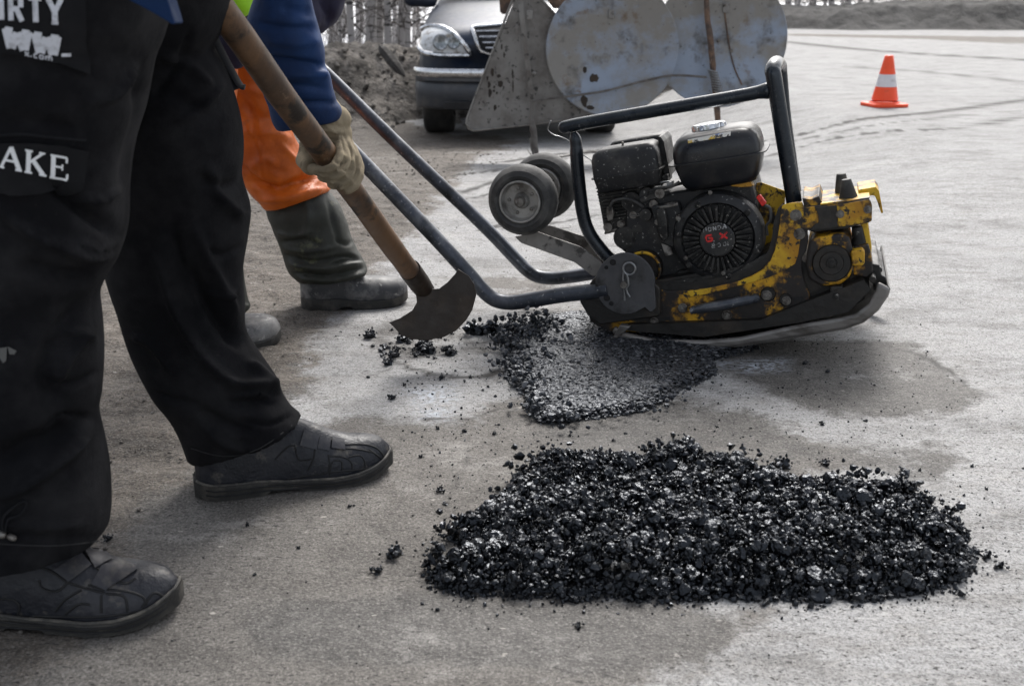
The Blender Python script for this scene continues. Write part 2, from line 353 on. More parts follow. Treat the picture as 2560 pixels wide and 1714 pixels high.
def ground_mat():
    m = bpy.data.materials.new('worn_asphalt'); t, b = nodes(m)
    co = coord(t); at = {}
    for a in ('stain', 'dirt', 'grey', 'crack', 'pale'):
        n = N(t, 'ShaderNodeAttribute'); n.attribute_name = a; at[a] = n.outputs['Fac']
    big = nz(t, co, 1.4, 6, .6); med = nz(t, co, 9, 6, .7); fine = nz(t, co, 90, 4, .7); stretch = nz(t, coord(t, (1.0, 2.6, 1)), 7, 7, .72)
    rag = nz(t, co, 5.5, 9, .78)
    def edge(attr, amt=.5, lo=.36, hi=.64):      # break the stain's edge with noise
        a = N(t, 'ShaderNodeMath', operation='MULTIPLY_ADD'); t.links.new(rag, a.inputs[0]); a.inputs[1].default_value = amt; a.inputs[2].default_value = -amt / 2
        s = N(t, 'ShaderNodeMath', operation='ADD'); t.links.new(at[attr], s.inputs[0]); t.links.new(a.outputs[0], s.inputs[1]); return ramp(t, s.outputs[0], lo, hi)
    col = mix(t, ramp(t, big, .35, .65), (.322, .321, .320), (.388, .387, .386))
    col = mix(t, ramp(t, stretch, .48, .70), col, (.26, .252, .242))
    dirtc = mix(t, ramp(t, stretch, .35, .65), (.088, .073, .059), (.188, .163, .138))
    col = mix(t, edge('grey', 2.2, .36, .60), col, mix(t, ramp(t, med, .35, .7), (.180, .168, .154), (.115, .105, .095)))
    col = mix(t, edge('dirt', 2.2, .36, .60), col, dirtc)
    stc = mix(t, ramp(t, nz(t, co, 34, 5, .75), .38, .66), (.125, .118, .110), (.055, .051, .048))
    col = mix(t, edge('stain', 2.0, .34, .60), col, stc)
    mo = nz(t, coord(t, (1, 1.5, 1)), 3.4, 9, .8); col = mix(t, ramp(t, mo, .50, .60), col, mix(t, .42, col, (.06, .055, .05))); col = mix(t, ramp(t, mo, .44, .36), col, mix(t, .22, col, (.62, .60, .57)))
    g2 = nz(t, co, 230, 3, .8); col = mix(t, ramp(t, g2, .50, .66), col, mix(t, .62, col, (.02, .02, .019))); col = mix(t, ramp(t, g2, .46, .32), col, mix(t, .22, col, (.6, .58, .55)))
    # aggregate: pale and dark grains
    v1 = N(t, 'ShaderNodeTexVoronoi'); v1.inputs['Scale'].default_value = 430; t.links.new(co, v1.inputs['Vector'])
    sel = N(t, 'ShaderNodeSeparateColor'); t.links.new(v1.outputs['Color'], sel.inputs[0])
    lightg = ramp(t, sel.outputs[0], .86, .90); darkg = ramp(t, sel.outputs[1], .84, .90)
    lg = N(t, 'ShaderNodeMath', operation='MULTIPLY'); t.links.new(lightg, lg.inputs[0]); lg.inputs[1].default_value = .20
    dg = N(t, 'ShaderNodeMath', operation='MULTIPLY'); t.links.new(darkg, dg.inputs[0]); dg.inputs[1].default_value = .40
    col = mix(t, lg.outputs[0], col, (.42, .40, .37)); col = mix(t, dg.outputs[0], col, (.04, .038, .036))
    col = mix(t, ramp(t, nz(t, coord(t, (1, 1.6, 1)), 55, 5, .75), .50, .72), col, mix(t, .5, col, (.03, .029, .028)))
    # sparse larger dark specks
    sp = nz(t, coord(t, (1, 1.8, 1)), 85, 4, .6); sk = ramp(t, sp, .605, .655); col = mix(t, sk, col, (.035, .033, .031))
    lp = nz(t, coord(t, (1, 1.8, 1)), 38, 3, .5); col = mix(t, ramp(t, lp, .70, .75), col, (.36, .34, .31))
    pm = N(t, 'ShaderNodeMath', operation='MULTIPLY'); t.links.new(at['pale'], pm.inputs[0]); t.links.new(ramp(t, nz(t, coord(t, (1, 1.5, 1)), 60, 5, .7), .46, .56), pm.inputs[1])
    col = mix(t, pm.outputs[0], col, (.46, .50, .56))
    col = mix(t, ramp(t, at['crack'], .05, .6), col, (.035, .033, .031))
    t.links.new(col, b.inputs['Base Color'])
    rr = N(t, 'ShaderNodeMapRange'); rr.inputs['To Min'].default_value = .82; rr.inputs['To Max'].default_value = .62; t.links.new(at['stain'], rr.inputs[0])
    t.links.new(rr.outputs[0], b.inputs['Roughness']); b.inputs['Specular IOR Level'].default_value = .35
    p = bump(t, b, fine, .003, 1); p = bump(t, b, sel.outputs[2], .0011, .8, p)
    dm = N(t, 'ShaderNodeMath', operation='MULTIPLY'); t.links.new(stretch, dm.inputs[0]); t.links.new(at['dirt'], dm.inputs[1])
    p = bump(t, b, dm.outputs[0], .022, 1, p); bump(t, b, nz(t, co, 28, 6, .75), .004, 1, p)
    return m
M['road'] = ground_mat()
M['bank'] = grimy('bank', (.20, .18, .158), [((.075, .066, .056), 5, .42, .60), ((.035, .031, .027), 13, .57, .66), ((.25, .24, .225), 12, .6, .75)], .9, .05, bumps=((9, .06), (30, .035)))
M['bank_far'] = grimy('bank_far', (.060, .058, .055), [((.035, .033, .031), 2, .4, .62), ((.025, .024, .022), 5, .58, .68)], .9, .05, bumps=((4, .06), (20, .02)))
M['snow'] = grimy('snow', (.80, .81, .84), [((.55, .53, .5), 1.2, .5, .7)], .7, .1, bumps=((2, .05),))

# ------------------------------------------------------------------ ground
def spaced(segs):
    out = []
    for a, b, st in segs:
        n = max(1, int(round((b - a) / st))); out += list(np.linspace(a, b, n, endpoint=False))
    out.append(segs[-1][1]); return np.array(out)
def poly_mask(U, Vv, poly, feather):
    """1 inside the outline, fading over `feather` on both sides"""
    poly = np.array(poly, float); n = len(poly); ins = np.zeros(U.shape, bool); dmin = np.full(U.shape, 1e9)
    for i in range(n):
        x1, y1 = poly[i]; x2, y2 = poly[(i + 1) % n]
        c = ((y1 > Vv) != (y2 > Vv)); xx = (x2 - x1) * (Vv - y1) / ((y2 - y1) if y2 != y1 else 1e-9) + x1; ins ^= (c & (U < xx))
        L2 = (x2 - x1) ** 2 + (y2 - y1) ** 2 + 1e-9; t = np.clip(((U - x1) * (x2 - x1) + (Vv - y1) * (y2 - y1)) / L2, 0, 1)
        dmin = np.minimum(dmin, np.hypot(U - x1 - t * (x2 - x1), Vv - y1 - t * (y2 - y1)))
    s = np.where(ins, dmin, -dmin); return np.clip(.5 + s / (2 * feather), 0, 1)
def Gp(pl): return [tuple(G(u, v))[:2] for u, v in pl]
def build_ground():
    xs = spaced([(-300, -40, 20), (-40, -8, 2), (-8, -1.6, .2), (-1.6, 2.6, .012), (2.6, 8, .15), (8, 40, 2), (40, 300, 20)])
    ys = spaced([(-20, .3, 1.0), (.3, .6, .05), (.6, 4.2, .012), (4.2, 12, .06), (12, 40, .5), (40, 300, 10)])
    X, Y = np.meshgrid(xs, ys); nx, ny = len(xs), len(ys)
    smn = lambda t: np.clip(t, 0, 1) ** 2 * (3 - 2 * np.clip(t, 0, 1))
    Z = -0.28 * smn((Y - 3.4) / 4.9) * (1 - smn((X - 1.0) / 1.3))
    dirt = poly_mask(X, Y, Gp([(-2400, 1750), (60, 1750), (210, 1500), (330, 1260), (560, 1130), (760, 920), (860, 770), (1000, 620), (1130, 470), (1190, 400), (1160, 345), (1000, 300), (860, 260), (-1200, 260)]), .10)
    dirt = np.maximum(dirt, .75 * poly_mask(X, Y, Gp([(860, 380), (1180, 330), (1330, 352), (1160, 400), (1090, 470), (960, 520)]), .15))
    dirt = np.maximum(dirt, (.7 + .3 * np.sin(X * 3)) * poly_mask(X, Y, Gp([(1960, 50), (3600, 60), (3600, 84), (2560, 80), (2200, 76), (1960, 72)]), .5))
    dirt = np.maximum(dirt, .8 * poly_mask(X, Y, Gp([(1960, 84), (2200, 88), (2560, 92), (3600, 95), (3600, 122), (2560, 112), (2300, 98), (1960, 90)]), .3))
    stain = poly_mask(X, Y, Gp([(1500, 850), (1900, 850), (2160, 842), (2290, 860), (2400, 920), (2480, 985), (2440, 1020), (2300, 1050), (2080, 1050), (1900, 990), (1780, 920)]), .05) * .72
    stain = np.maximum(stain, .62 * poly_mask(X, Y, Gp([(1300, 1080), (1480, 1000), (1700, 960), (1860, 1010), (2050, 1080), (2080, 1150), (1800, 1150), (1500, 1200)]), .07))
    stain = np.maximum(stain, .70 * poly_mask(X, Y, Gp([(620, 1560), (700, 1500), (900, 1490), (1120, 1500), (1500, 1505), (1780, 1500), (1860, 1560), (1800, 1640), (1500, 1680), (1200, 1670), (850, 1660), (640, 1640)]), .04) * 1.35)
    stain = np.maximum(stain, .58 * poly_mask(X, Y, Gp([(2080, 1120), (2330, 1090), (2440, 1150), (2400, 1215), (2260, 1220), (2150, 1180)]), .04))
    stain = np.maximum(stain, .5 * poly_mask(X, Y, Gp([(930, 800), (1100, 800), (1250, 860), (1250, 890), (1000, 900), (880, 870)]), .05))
    grey = poly_mask(X, Y, Gp([(-900, 1900), (-200, 1100), (700, 1090), (860, 1060), (1120, 1060), (1300, 1000), (1500, 1010), (1900, 1060), (2200, 1150), (1100, 1480), (1650, 1500), (1900, 1540), (1850, 1630), (1500, 1700), (1300, 1900)]), .10)
    grey = np.maximum(grey, .8 * poly_mask(X, Y, Gp([(600, 900), (800, 870), (760, 1000), (700, 1060), (560, 1060)]), .08))
    grey = np.maximum(grey, .55 * poly_mask(X, Y, Gp([(1150, 690), (1420, 660), (1500, 740), (1300, 800), (1180, 760)]), .12))
    pale = np.maximum.reduce([poly_mask(X, Y, Gp(p), .03) * a for p, a in (([(1020, 975), (1120, 965), (1130, 1000), (1060, 1010)], .9), ([(1060, 1025), (1120, 1020), (1110, 1045), (1070, 1045)], .9), ([(1850, 905), (1960, 900), (1950, 925), (1860, 928)], 1.0), ([(1760, 900), (1850, 905), (1840, 920), (1770, 915)], .6))])
    crack = np.zeros_like(X)
    def line(px, wd, amt=1.0, wob=.01):
        nonlocal crack
        pts = [G(u, v) for u, v in px]; pts = smooth_path(pts, 8)
        for a, b in zip(pts[:-1], pts[1:]):
            L2 = (b.x - a.x) ** 2 + (b.y - a.y) ** 2 + 1e-9; t = np.clip(((X - a.x) * (b.x - a.x) + (Y - a.y) * (b.y - a.y)) / L2, 0, 1)
            wv = wob * (np.sin(X * 37 + Y * 53) + .6 * np.sin(X * 91 - Y * 67)) ; d = np.hypot(X - a.x - t * (b.x - a.x), Y - a.y - t * (b.y - a.y) + wv)
            crack = np.maximum(crack, amt * np.clip(1 - d / wd, 0, 1))
    line([(980 * 1.0, 905), (1050, 930), (1150, 945), (1250, 930), (1300, 935)], .014, .8)
    line([(1165, 1140), (1150, 1190), (1120, 1250), (1128, 1290)], .008, .5, .004); line([(700, 1480), (720, 1510), (690, 1560)], .008, .5, .006); line([(1060, 1050), (1180, 1040), (1300, 1010), (1330, 1000)], .008, .6, .008); line([(760, 960), (860, 930), (960, 925), (1030, 900)], .008, .5, .01); line([(2280, 880), (2330, 905), (2370, 925), (2420, 960)], .012, .8, .012); line([(2100, 856), (2200, 862), (2290, 885)], .010, .7, .01)
    line([(1170, 860), (1230, 850), (1265, 830), (1290, 800)], .012, .6)
    line([(1260, 405), (1400, 385), (1600, 372), (1900, 355), (2120, 305), (2560, 250), (3000, 170)], .05, 1.0, .02)
    line([(1900, 395), (2060, 352), (2200, 330), (2400, 320), (2560, 290)], .045, .8, .02)
    line([(1880, 372), (2100, 330), (2300, 300), (2420, 285)], .04, .6, .02)
    line([(1160, 480), (1300, 440), (1500, 420), (1640, 385)], .04, .7, .02)
    line([(1200, 430), (1400, 400), (1560, 350)], .04, .6, .02)
    line([(1965, 165), (2250, 175), (2560, 205)], .12, .6, .03)
    line([(1965, 105), (2200, 128), (2560, 150)], .25, .8, .03)
    for i in range(14):
        u0 = 1130 + RNG.random() * 250; v0 = 400 + RNG.random() * 200
        line([(u0, v0), (u0 + 60 + 90 * RNG.random(), v0 - 8 - 12 * RNG.random())], .02, .8)
    rr = np.array([[noise.noise(Vector((x * 1.7, y * 1.7, 0))) for x in xs[::6]] for y in ys[::6]])
    ix = np.clip(np.arange(nx) // 6, 0, rr.shape[1] - 1); iy = np.clip(np.arange(ny) // 6, 0, rr.shape[0] - 1)
    Z = Z + .004 * rr[np.ix_(iy, ix)] * 0
    # lumpy ground where the shoulder is bare earth
    lump = np.sin(X * 61 + 3 * np.sin(Y * 23)) * np.sin(Y * 97 + 4 * np.sin(X * 31)) * .0022 + np.sin(X * 17 + Y * 9) * np.sin(Y * 29 - X * 5) * .004
    Z = Z + lump * 1.8 * np.clip(dirt, 0, 1) * (Y < 12)
    V = np.stack([X, Y, Z], -1).reshape(-1, 3)
    i = np.arange(nx * ny).reshape(ny, nx)
    Fq = np.stack([i[:-1, :-1], i[:-1, 1:], i[1:, 1:], i[1:, :-1]], -1).reshape(-1, 4)
    me = bpy.data.meshes.new('road'); me.vertices.add(len(V)); me.vertices.foreach_set('co', V.ravel())
    me.loops.add(Fq.size); me.loops.foreach_set('vertex_index', Fq.ravel()); me.polygons.add(len(Fq))
    me.polygons.foreach_set('loop_start', np.arange(0, Fq.size, 4)); me.update(calc_edges=True)
    me.polygons.foreach_set('use_smooth', [True] * len(Fq))
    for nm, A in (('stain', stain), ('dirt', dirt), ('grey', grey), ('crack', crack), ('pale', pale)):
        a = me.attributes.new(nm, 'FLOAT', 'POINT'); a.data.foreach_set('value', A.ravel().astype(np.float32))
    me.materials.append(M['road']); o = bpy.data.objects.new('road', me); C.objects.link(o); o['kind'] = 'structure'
build_ground()

def heightfield(name, x0, x1, y0, y1, st, f, mat):
    xs = np.arange(x0, x1 + st, st); ys = np.arange(y0, y1 + st, st); nx = len(xs)
    V = [(x, y, f(x, y)) for y in ys for x in xs]
    F = [(j * nx + i, j * nx + i + 1, (j + 1) * nx + i + 1, (j + 1) * nx + i) for j in range(len(ys) - 1) for i in range(nx - 1)]
    o = mkobj(name, V, F, mat, ang=180); o['kind'] = 'structure'; return o
def fbm(x, y, z, o=4): return noise.fractal(Vector((x, y, z)), .9, 2.1, o)
def bank_z(x, y):
    foot = 9.1 + .55 * (x + 1.2) + .12 * fbm(x * .8, 0, 3)        # the bank's foot runs away to the right
    t = (y - foot) / 1.15; h = .53 * sm(t) * (1 + .18 * fbm(x * .7, y * .7, 1)) - .25 * sm((y - foot - 2.2) / 2.5)
    return -.30 + h + (.085 * fbm(x * 2.2, y * 2.2, 5) + .035 * fbm(x * 8, y * 8, 9)) * sm(t * 2 + .3)
heightfield('earth_bank', -6.5, 2.2, 8.4, 15.9, .04, bank_z, M['bank'])
def bank2_z(x, y):
    foot = 25.6 - .05 * (x - 6) + .6 * fbm(x * .4, 0, 7)
    t = (y - foot) / 1.6; top = .40 + .056 * (x - 6.7)
    return -.03 + top * sm(t) * (1 + .08 * fbm(x * .7, y * .7, 2)) + (.09 * fbm(x * 1.5, y * 1.5, 5) + .05 * fbm(x * 6, y * 6, 9)) * sm(t * 2 + .4)
heightfield('far_bank', 2.6, 27, 24.2, 31, .11, bank2_z, M['bank_far'])
heightfield('snow_field', -40, 60, 31, 120, 4, lambda x, y: .02 + .04 * fbm(x * .1, y * .1, 2), M['snow'])
heightfield('snow_clearing', -20, 2.0, 15.6, 28, .5, lambda x, y: .0 + .05 * fbm(x * .5, y * .5, 2), M['snow'])

# ------------------------------------------------------------------ trees
def birch_mesh(seed, h=9.0, r=.075):
    rn = random.Random(seed); tr = MB(); cr = MB()
    pts = [Vector((0, 0, -.2))]; x = y = 0
    for i in range(1, 15):
        x += rn.uniform(-.05, .05); y += rn.uniform(-.05, .05); pts.append(Vector((x, y, -.2 + i * h / 14)))
    rad = [r * (1.35 if i == 0 else 1) * (1 - .9 * i / 14) + .006 for i in range(15)]
    tr.tube(smooth_path(pts, 3), list(np.interp(np.linspace(0, 14, 43), range(15), rad)), 10)
    for k in range(34):
        z = rn.uniform(.5, h * .95) if k > 9 else rn.uniform(.1, 2.2); i = min(13, int((z + .2) / h * 14)); p = pts[i].lerp(pts[i + 1], .5); p = Vector((p.x, p.y, z))
        a = rn.uniform(0, 6.28); L = rn.uniform(.5, 1.7) * (1.2 - z / h * .7); q = [p]
        d = Vector((math.cos(a), math.sin(a), rn.uniform(.4, 1.3))).normalized()
        for s in range(5):
            d = (d + Vector((rn.uniform(-.3, .3), rn.uniform(-.3, .3), rn.uniform(-.25, .15)))).normalized(); q.append(q[-1] + d * L / 5)
            if s > 0:
                for _ in range(3):
                    e = (d + Vector((rn.uniform(-1, 1), rn.uniform(-1, 1), rn.uniform(-.8, .8)))).normalized()
                    cr.tube([q[-1], q[-1] + e * L * .2 + Vector((0, 0, -.03)), q[-1] + e * L * .38 + Vector((0, 0, -.10))], [.0045, .003, .0015], 3, cap=False)
        cr.tube(q, [.009, .007, .005, .004, .003, .002], 5)
    return tr, cr
protos = []
def tree_instance(k, x, y, z, lean, sc, label, group):
    t = thing('birch_tree', label, 'tree', (x, y, z), group); t.rotation_euler = (lean[0], lean[1], random.uniform(0, 6.28)); t.scale = (sc, sc, 1)
    if k >= len(protos):
        tr, cr = birch_mesh(k + 3, r=[.032, .045, .058, .026][k % 4])
        b = BASE[t.name]; tr.V = [v + b for v in tr.V]; cr.V = [v + b for v in cr.V]
        a = tr.build('trunk', M['birch'], t); c = cr.build('crown', M['twig'], t, smooth=False); protos.append((a, c))
    else:
        for o in protos[k]:
            c = o.copy(); C.objects.link(c); c.parent = t
    return t
ORD = ['first', 'second', 'third', 'fourth', 'fifth', 'sixth', 'seventh', 'eighth', 'ninth', 'tenth', 'eleventh', 'twelfth', 'thirteenth', 'fourteenth', 'fifteenth', 'sixteenth', 'seventeenth', 'eighteenth', 'nineteenth', 'twentieth', 'twenty-first', 'last']
i = 0
LBL = 'bare pale birch trunk rising behind the earth bank left of the car'
for (u, Y) in [(806, 13), (822, 15.5), (838, 19), (852, 14), (866, 22), (872, 27), (880, 12.6), (893, 17), (906, 24), (918, 13.6), (930, 19), (938, 27), (944, 15), (957, 23), (968, 12.8), (984, 18), (990, 26), (997, 14.5), (1010, 21), (1022, 13.2), (1034, 17), (1046, 22)]:
    p = P(u, 60, Y); tree_instance(i if i < 4 else random.randrange(4), p.x, Y, bank_z(p.x, Y) - .02 if Y < 16 else 0, (random.uniform(-.10, .10), random.uniform(-.10, .10)), random.uniform(.6, 1.7), f'bare birch trunk behind the earth bank, {ORD[i]} from the left', 'birch trees behind the earth bank'); i += 1
LBL2 = 'bare birch trunk standing beyond the far road bank behind the cone'
for n_t, (u, Y) in enumerate([(1976, 30), (1990, 33), (2004, 29), (2022, 36), (2040, 31), (2058, 34), (2080, 30), (2100, 38), (2125, 32), (2150, 35), (2180, 31), (2230, 34), (2300, 33), (2380, 36)]):
    Y += 4; p = P(u, 10, Y); tree_instance(random.randrange(4), p.x, Y, 0, (random.uniform(-.04, .04), random.uniform(-.04, .04)), random.uniform(1.5, 2.4), f'bare birch trunk beyond the far road bank, {ORD[n_t]} from the left', 'birch trees beyond the far bank')
br = MB()     # thin leafless brush between the trunks
for k in range(150):
    Y = random.uniform(13, 24); u = random.uniform(780, 1060); p = P(u, 60, Y); z = (bank_z(p.x, Y) if Y < 16 else 0) - .03
    q = [Vector((p.x, Y, z))]; d = Vector((random.uniform(-.3, .3), random.uniform(-.2, .2), 1)).normalized()
    for s in range(4): d = (d + Vector((random.uniform(-.3, .3), random.uniform(-.3, .3), .1))).normalized(); q.append(q[-1] + d * random.uniform(.1, .4))
    br.tube(q, [.004, .0035, .003, .002, .001], 4)
tag(br.build('brush', M['twig'], smooth=False), 'leafless grey brush growing between the birch trunks', 'brush', kind='stuff')

# charred log leaning on the bank
lg = MB(); a = P(955, 125, 9.6); b_ = P(1012, 200, 9.1)
a.z += .03; b_.z += .03; a.y -= .1; lg.tube([a.lerp(b_, k / 9) + Vector((.010 * noise.noise(Vector((k, 1, 2))), 0, 0)) for k in range(10)], [.018, .040, .046, .044, .05, .046, .044, .036, .026, .008], 7)
tag(lg.build('log', M['log'], base=b_), 'dark charred log lying down the slope of the earth bank', 'log')

# ------------------------------------------------------------------ parked car
CY0 = 8.0; CZ = -.28; cx = P(1300, 300, CY0).x
car = thing('parked_car', 'dark dusty saloon car parked facing the road, left half showing beside the metal signs', 'car', (cx, CY0 + 1.8, CZ))
def car_sections():
    # (y, half width, sill z, shoulder z, hood-edge x factor, top z)
    S = [(.16, .40, .30, .46, .8, .55), (.05, .62, .28, .55, .85, .66), (.06, .70, .27, .62, .88, .735), (.14, .735, .26, .68, .88, .80), (.30, .755, .25, .74, .86, .855), (.7, .765, .22, .80, .85, .93), (1.25, .765, .22, .84, .85, .985),
         (1.30, .765, .22, .85, .84, 1.01), (1.75, .765, .22, .86, .72, 1.27), (2.4, .765, .22, .87, .70, 1.33), (2.9, .76, .22, .87, .70, 1.28), (3.4, .75, .22, .86, .84, .98), (3.9, .70, .26, .80, .88, .92), (4.0, .6, .32, .7, .8, .8)]
    V = []; F = []; n = 0
    for (y, w_, zs, zh, fx, zt) in S:
        half = [(w_ * .92, zs), (w_, zs + .10), (w_ * 1.0, (zs + zh) / 2), (w_ * .985, zh), (w_ * (fx + .09), zh + (zt - zh) * .45), (w_ * fx, zh + (zt - zh) * .80), (w_ * fx * .6, zt - (zt - zh) * .06), (0, zt)]
        ring = half + [(-x, z) for x, z in reversed(half[:-1])]
        V += [Vector((cx + x, CY0 + y, CZ + z)) for x, z in ring]; n = len(ring)
    for j in range(len(S) - 1):
        for k in range(n - 1): F.append((j * n + k, j * n + k + 1, (j + 1) * n + k + 1, (j + 1) * n + k))
        F.append((j * n + n - 1, j * n, (j + 1) * n, (j + 1) * n + n - 1))
    F.append(tuple(range(n))); F.append(tuple(range((len(S) - 1) * n, len(S) * n)))
    return V, F
V, F = car_sections(); body = mkobj('body', V, F, M['car_paint'], car, ang=60)
md = body.modifiers.new('s', 'SUBSURF'); md.levels = 2; md.render_levels = 2
Z3 = lambda x, y: (1000 + x / 3.659, y / 3.659)
dg = bpy.context.evaluated_depsgraph_get(); evm = bpy.data.meshes.new_from_object(body.evaluated_get(dg))
bodyb = BVHTree.FromPolygons([v.co + BASE[car.name] for v in evm.vertices], [tuple(p.vertices) for p in evm.polygons])
hl_out = [Z3(*p) for p in [(165, 400), (172, 320), (220, 262), (300, 246), (400, 262), (500, 318), (570, 385), (620, 440), (650, 497), (540, 503), (420, 506), (300, 502), (215, 478)]]
mirror_u = lambda pl: [(2 * 1300 - u, v) for u, v in pl][::-1]
for ol in (hl_out, mirror_u(hl_out)):
    c0 = Vector((sum(p[0] for p in ol) / len(ol), sum(p[1] for p in ol) / len(ol)))
    sh = lambda f: [tuple(c0 + (Vector(p) - c0) * f) for p in ol]
    mb = MB(); patch(mb, sh(.93), bodyb, .012, 6, .004); hl = mb.build('headlight', M['lens'], car, ang=60)
    mb = MB(); loop = sh(.96); pp = [hit(bodyb, *q, .012) for q in smooth_path([Vector((p[0], p[1], 0)) for p in loop + loop[:1]], 4) for q in [(q.x, q.y)]]
    mb.tube([q for q in pp if q is not None], .019, 8); mb.build('bezel', M['chrome'], hl)
    sgn = 1 if c0.x < 1300 else -1
    for (ox, rr_) in ((-4, .058), (28, .045)):
        q = hit(bodyb, c0.x + sgn * ox, c0.y + 1, .02)
        if q: mb = MB(); mb.lathe(q, (0, -1, .1), [(rr_, -.01), (rr_, .002), (rr_ * .85, .006), (rr_ * .5, .001), (.0, -.004)], 24); mb.build('reflector', M['lens_inner'], hl)
gl = [Z3(*p) for p in [(658, 270), (700, 258), (820, 248), (940, 236)]] + [(1300, 58), (1343, 64), (1410, 70), (1420, 74), (1400, 110), (1370, 130), (1300, 135), (1235, 134), (1210, 128)] + [Z3(725, 440)]
mb = MB(); patch(mb, gl, bodyb, .006, 8, .004); gr = mb.build('grille', M['seam_dark'], car)
mb = MB(); pp = [hit(bodyb, q.x, q.y, .012) for q in smooth_path([Vector((p[0], p[1], 0)) for p in gl + gl[:1]], 3)]; mb.tube([q for q in pp if q], .014, 8); mb.build('grille_surround', M['chrome'], gr)
mb = MB()
for k, v in enumerate((84, 97, 110, 121)):
    pp = [hit(bodyb, u, v - 3 + (1300 - u) * .012, .012) for u in np.linspace(1190 + k * 8, 1405 - k * 8, 16)]; mb.tube([q for q in pp if q], .009, 6)
mb.build('grille_bars', M['chrome'], gr)
mb = MB()   # bumper: swept section in front of the body
bp = []
for a in np.linspace(-1, 1, 25):
    x = .775 * math.sin(a * math.pi / 2); y = -.09 + .34 * (1 - math.cos(a * math.pi / 2)) ** 1.5; bp.append((x, y))
sec = [(0, .50), (-.03, .49), (-.035, .44), (-.01, .425), (-.03, .41), (-.035, .33), (-.01, .30), (-.01, .265), (.02, .235), (.08, .23), (.12, .3), (.10, .48)]
V = [Vector((cx + x, CY0 + y + dy, CZ + z)) for x, y in bp for dy, z in sec]; n = len(sec)
F = [(j * n + k, j * n + (k + 1) % n, (j + 1) * n + (k + 1) % n, (j + 1) * n + k) for j in range(24) for k in range(n)] + [tuple(range(n)), tuple(range(24 * n, 25 * n))]
bump_o = mkobj('bumper', V, F, M['car_plastic'], car, ang=50)
mb = MB()
mb.tube([Vector((cx + x, CY0 + y - .038, CZ + .495)) for x, y in bp], .024, 8, flat=[(.5, 1.3)] * 25); mb.build('bumper_trim', M['chrome'], bump_o)
for s in (-1, 1):
    mb = MB(); mb.box((cx + s * .42, CY0 - .105, CZ + .27), (.13, 0, 0), (0, .01, 0), (0, 0, .03)); mb.build('fog_lamp', M['seam_dark'], bump_o, bevel=.008)
for s in (-1, 1):
    for yy in (.62, 3.2):
        mb = MB(); c = Vector((cx + s * .625, CY0 + yy, CZ + .275)); ax = Vector((1, 0, 0))
        mb.lathe(c - ax * .115, ax, [(.15, 0), (.25, .0), (.268, .012), (.275, .03), (.275, .20), (.268, .218), (.25, .23), (.15, .23)], 40); wh = mb.build('wheel', M['tyre'], car)
        mb = MB(); mb.lathe(c - ax * .08, ax, [(.0, .03), (.08, .02), (.15, .0), (.155, .16), (.08, .14), (0, .13)], 28); mb.build('hub_cap', M['rim_metal'], wh)
for s in (-1, 1):
    mb = MB(); c = P(1056, 2, CY0 + 1.3); c.x = cx + s * abs(c.x - cx); VV, FF = voxel(*(lambda m: (m.V, m.F))(MB().tube([c + Vector((-.09, 0, .02)), c + Vector((.07, 0, 0))], [.07, .055], 16, dome=True)), .012)
    mkobj('wing_mirror', VV, FF, M['car_paint'], car)
mb = MB(); mb.extrude([(cx - .62, CY0 + 1.28, CZ + 1.005), (cx + .62, CY0 + 1.28, CZ + 1.005), (cx + .5, CY0 + 1.72, CZ + 1.26), (cx - .5, CY0 + 1.72, CZ + 1.26)], (0, -.012, .02)); mb.build('windscreen', M['glass'], car)
mb = MB(); mb.tube([(cx - .70, CY0 + 1.22, CZ + 1.0), (cx - .66, CY0 + 1.26, CZ + 1.03), (cx - .52, CY0 + 1.72, CZ + 1.29)], .014, 8); mb.build('pillar_trim', M['chrome'], car)

# ------------------------------------------------------------------ road signs on a stand
SY = G(1335, 405).y
sg = thing('road_sign_stand', 'scuffed metal road signs seen from the back, wired to two rusty posts', 'sign', G(1500, 405))
def px_poly(pl, Y): return [P(u, v, Y) for u, v in pl]
mb = MB(); mb.extrude(px_poly([(1164, 299), (1168, 322), (1180, 329), (1342, 311), (1470, 292), (1590, 278), (1600, 262), (1355, 0), (1310, -52), (1296, -48), (1287, 0)], SY - .02), (0, .012, 0)); tri = mb.build('triangular_sign', M['sign_grey'], sg, bevel=.004)
mb = MB(); mb.tube(px_poly([(1166, 310), (1184, 326), (1342, 309), (1470, 291), (1588, 277), (1597, 263), (1355, 1), (1312, -48), (1298, -44), (1169, 293), (1166, 310)], SY - .021), .007, 8); mb.build('folded_rim', M['sign_grey'], tri)
def disc(u, v, r, Y, m):
    c = P(u, v, Y); rr_ = (P(u + r, v, Y) - c).length; mb = MB()
    mb.lathe(c, (0, -1, 0), [(0, 0), (rr_ * .96, 0), (rr_ * .985, .004), (rr_, .002), (rr_, -.016), (rr_ * .985, -.018), (rr_ * .97, -.006), (0, -.006)], 96)
    return mb.build('round_sign', m, sg, ang=30)
d1 = disc(1531, 122, 166, SY - .06, M['sign_blue']); d2 = disc(1802, 100, 166, SY - .01, M['sign_blue'])
def flatbar(name, pl, Y, wd, m, par, th=.006):
    mb = MB()
    for (a, b) in zip(pl[:-1], pl[1:]):
        A = P(*a, Y); B = P(*b, Y); t = (B - A).normalized(); s = t.cross(Vector((0, 1, 0))).normalized() * wd / 2
        mb.extrude([A - s, A + s, B + s, B - s], (0, -th, 0)); Y += .0005
    return mb.build(name, m, par, bevel=.001)
flatbar('post', [(1293, -140), (1300, 0), (1331, 256)], SY - .075, .028, M['sign_grey'], sg)
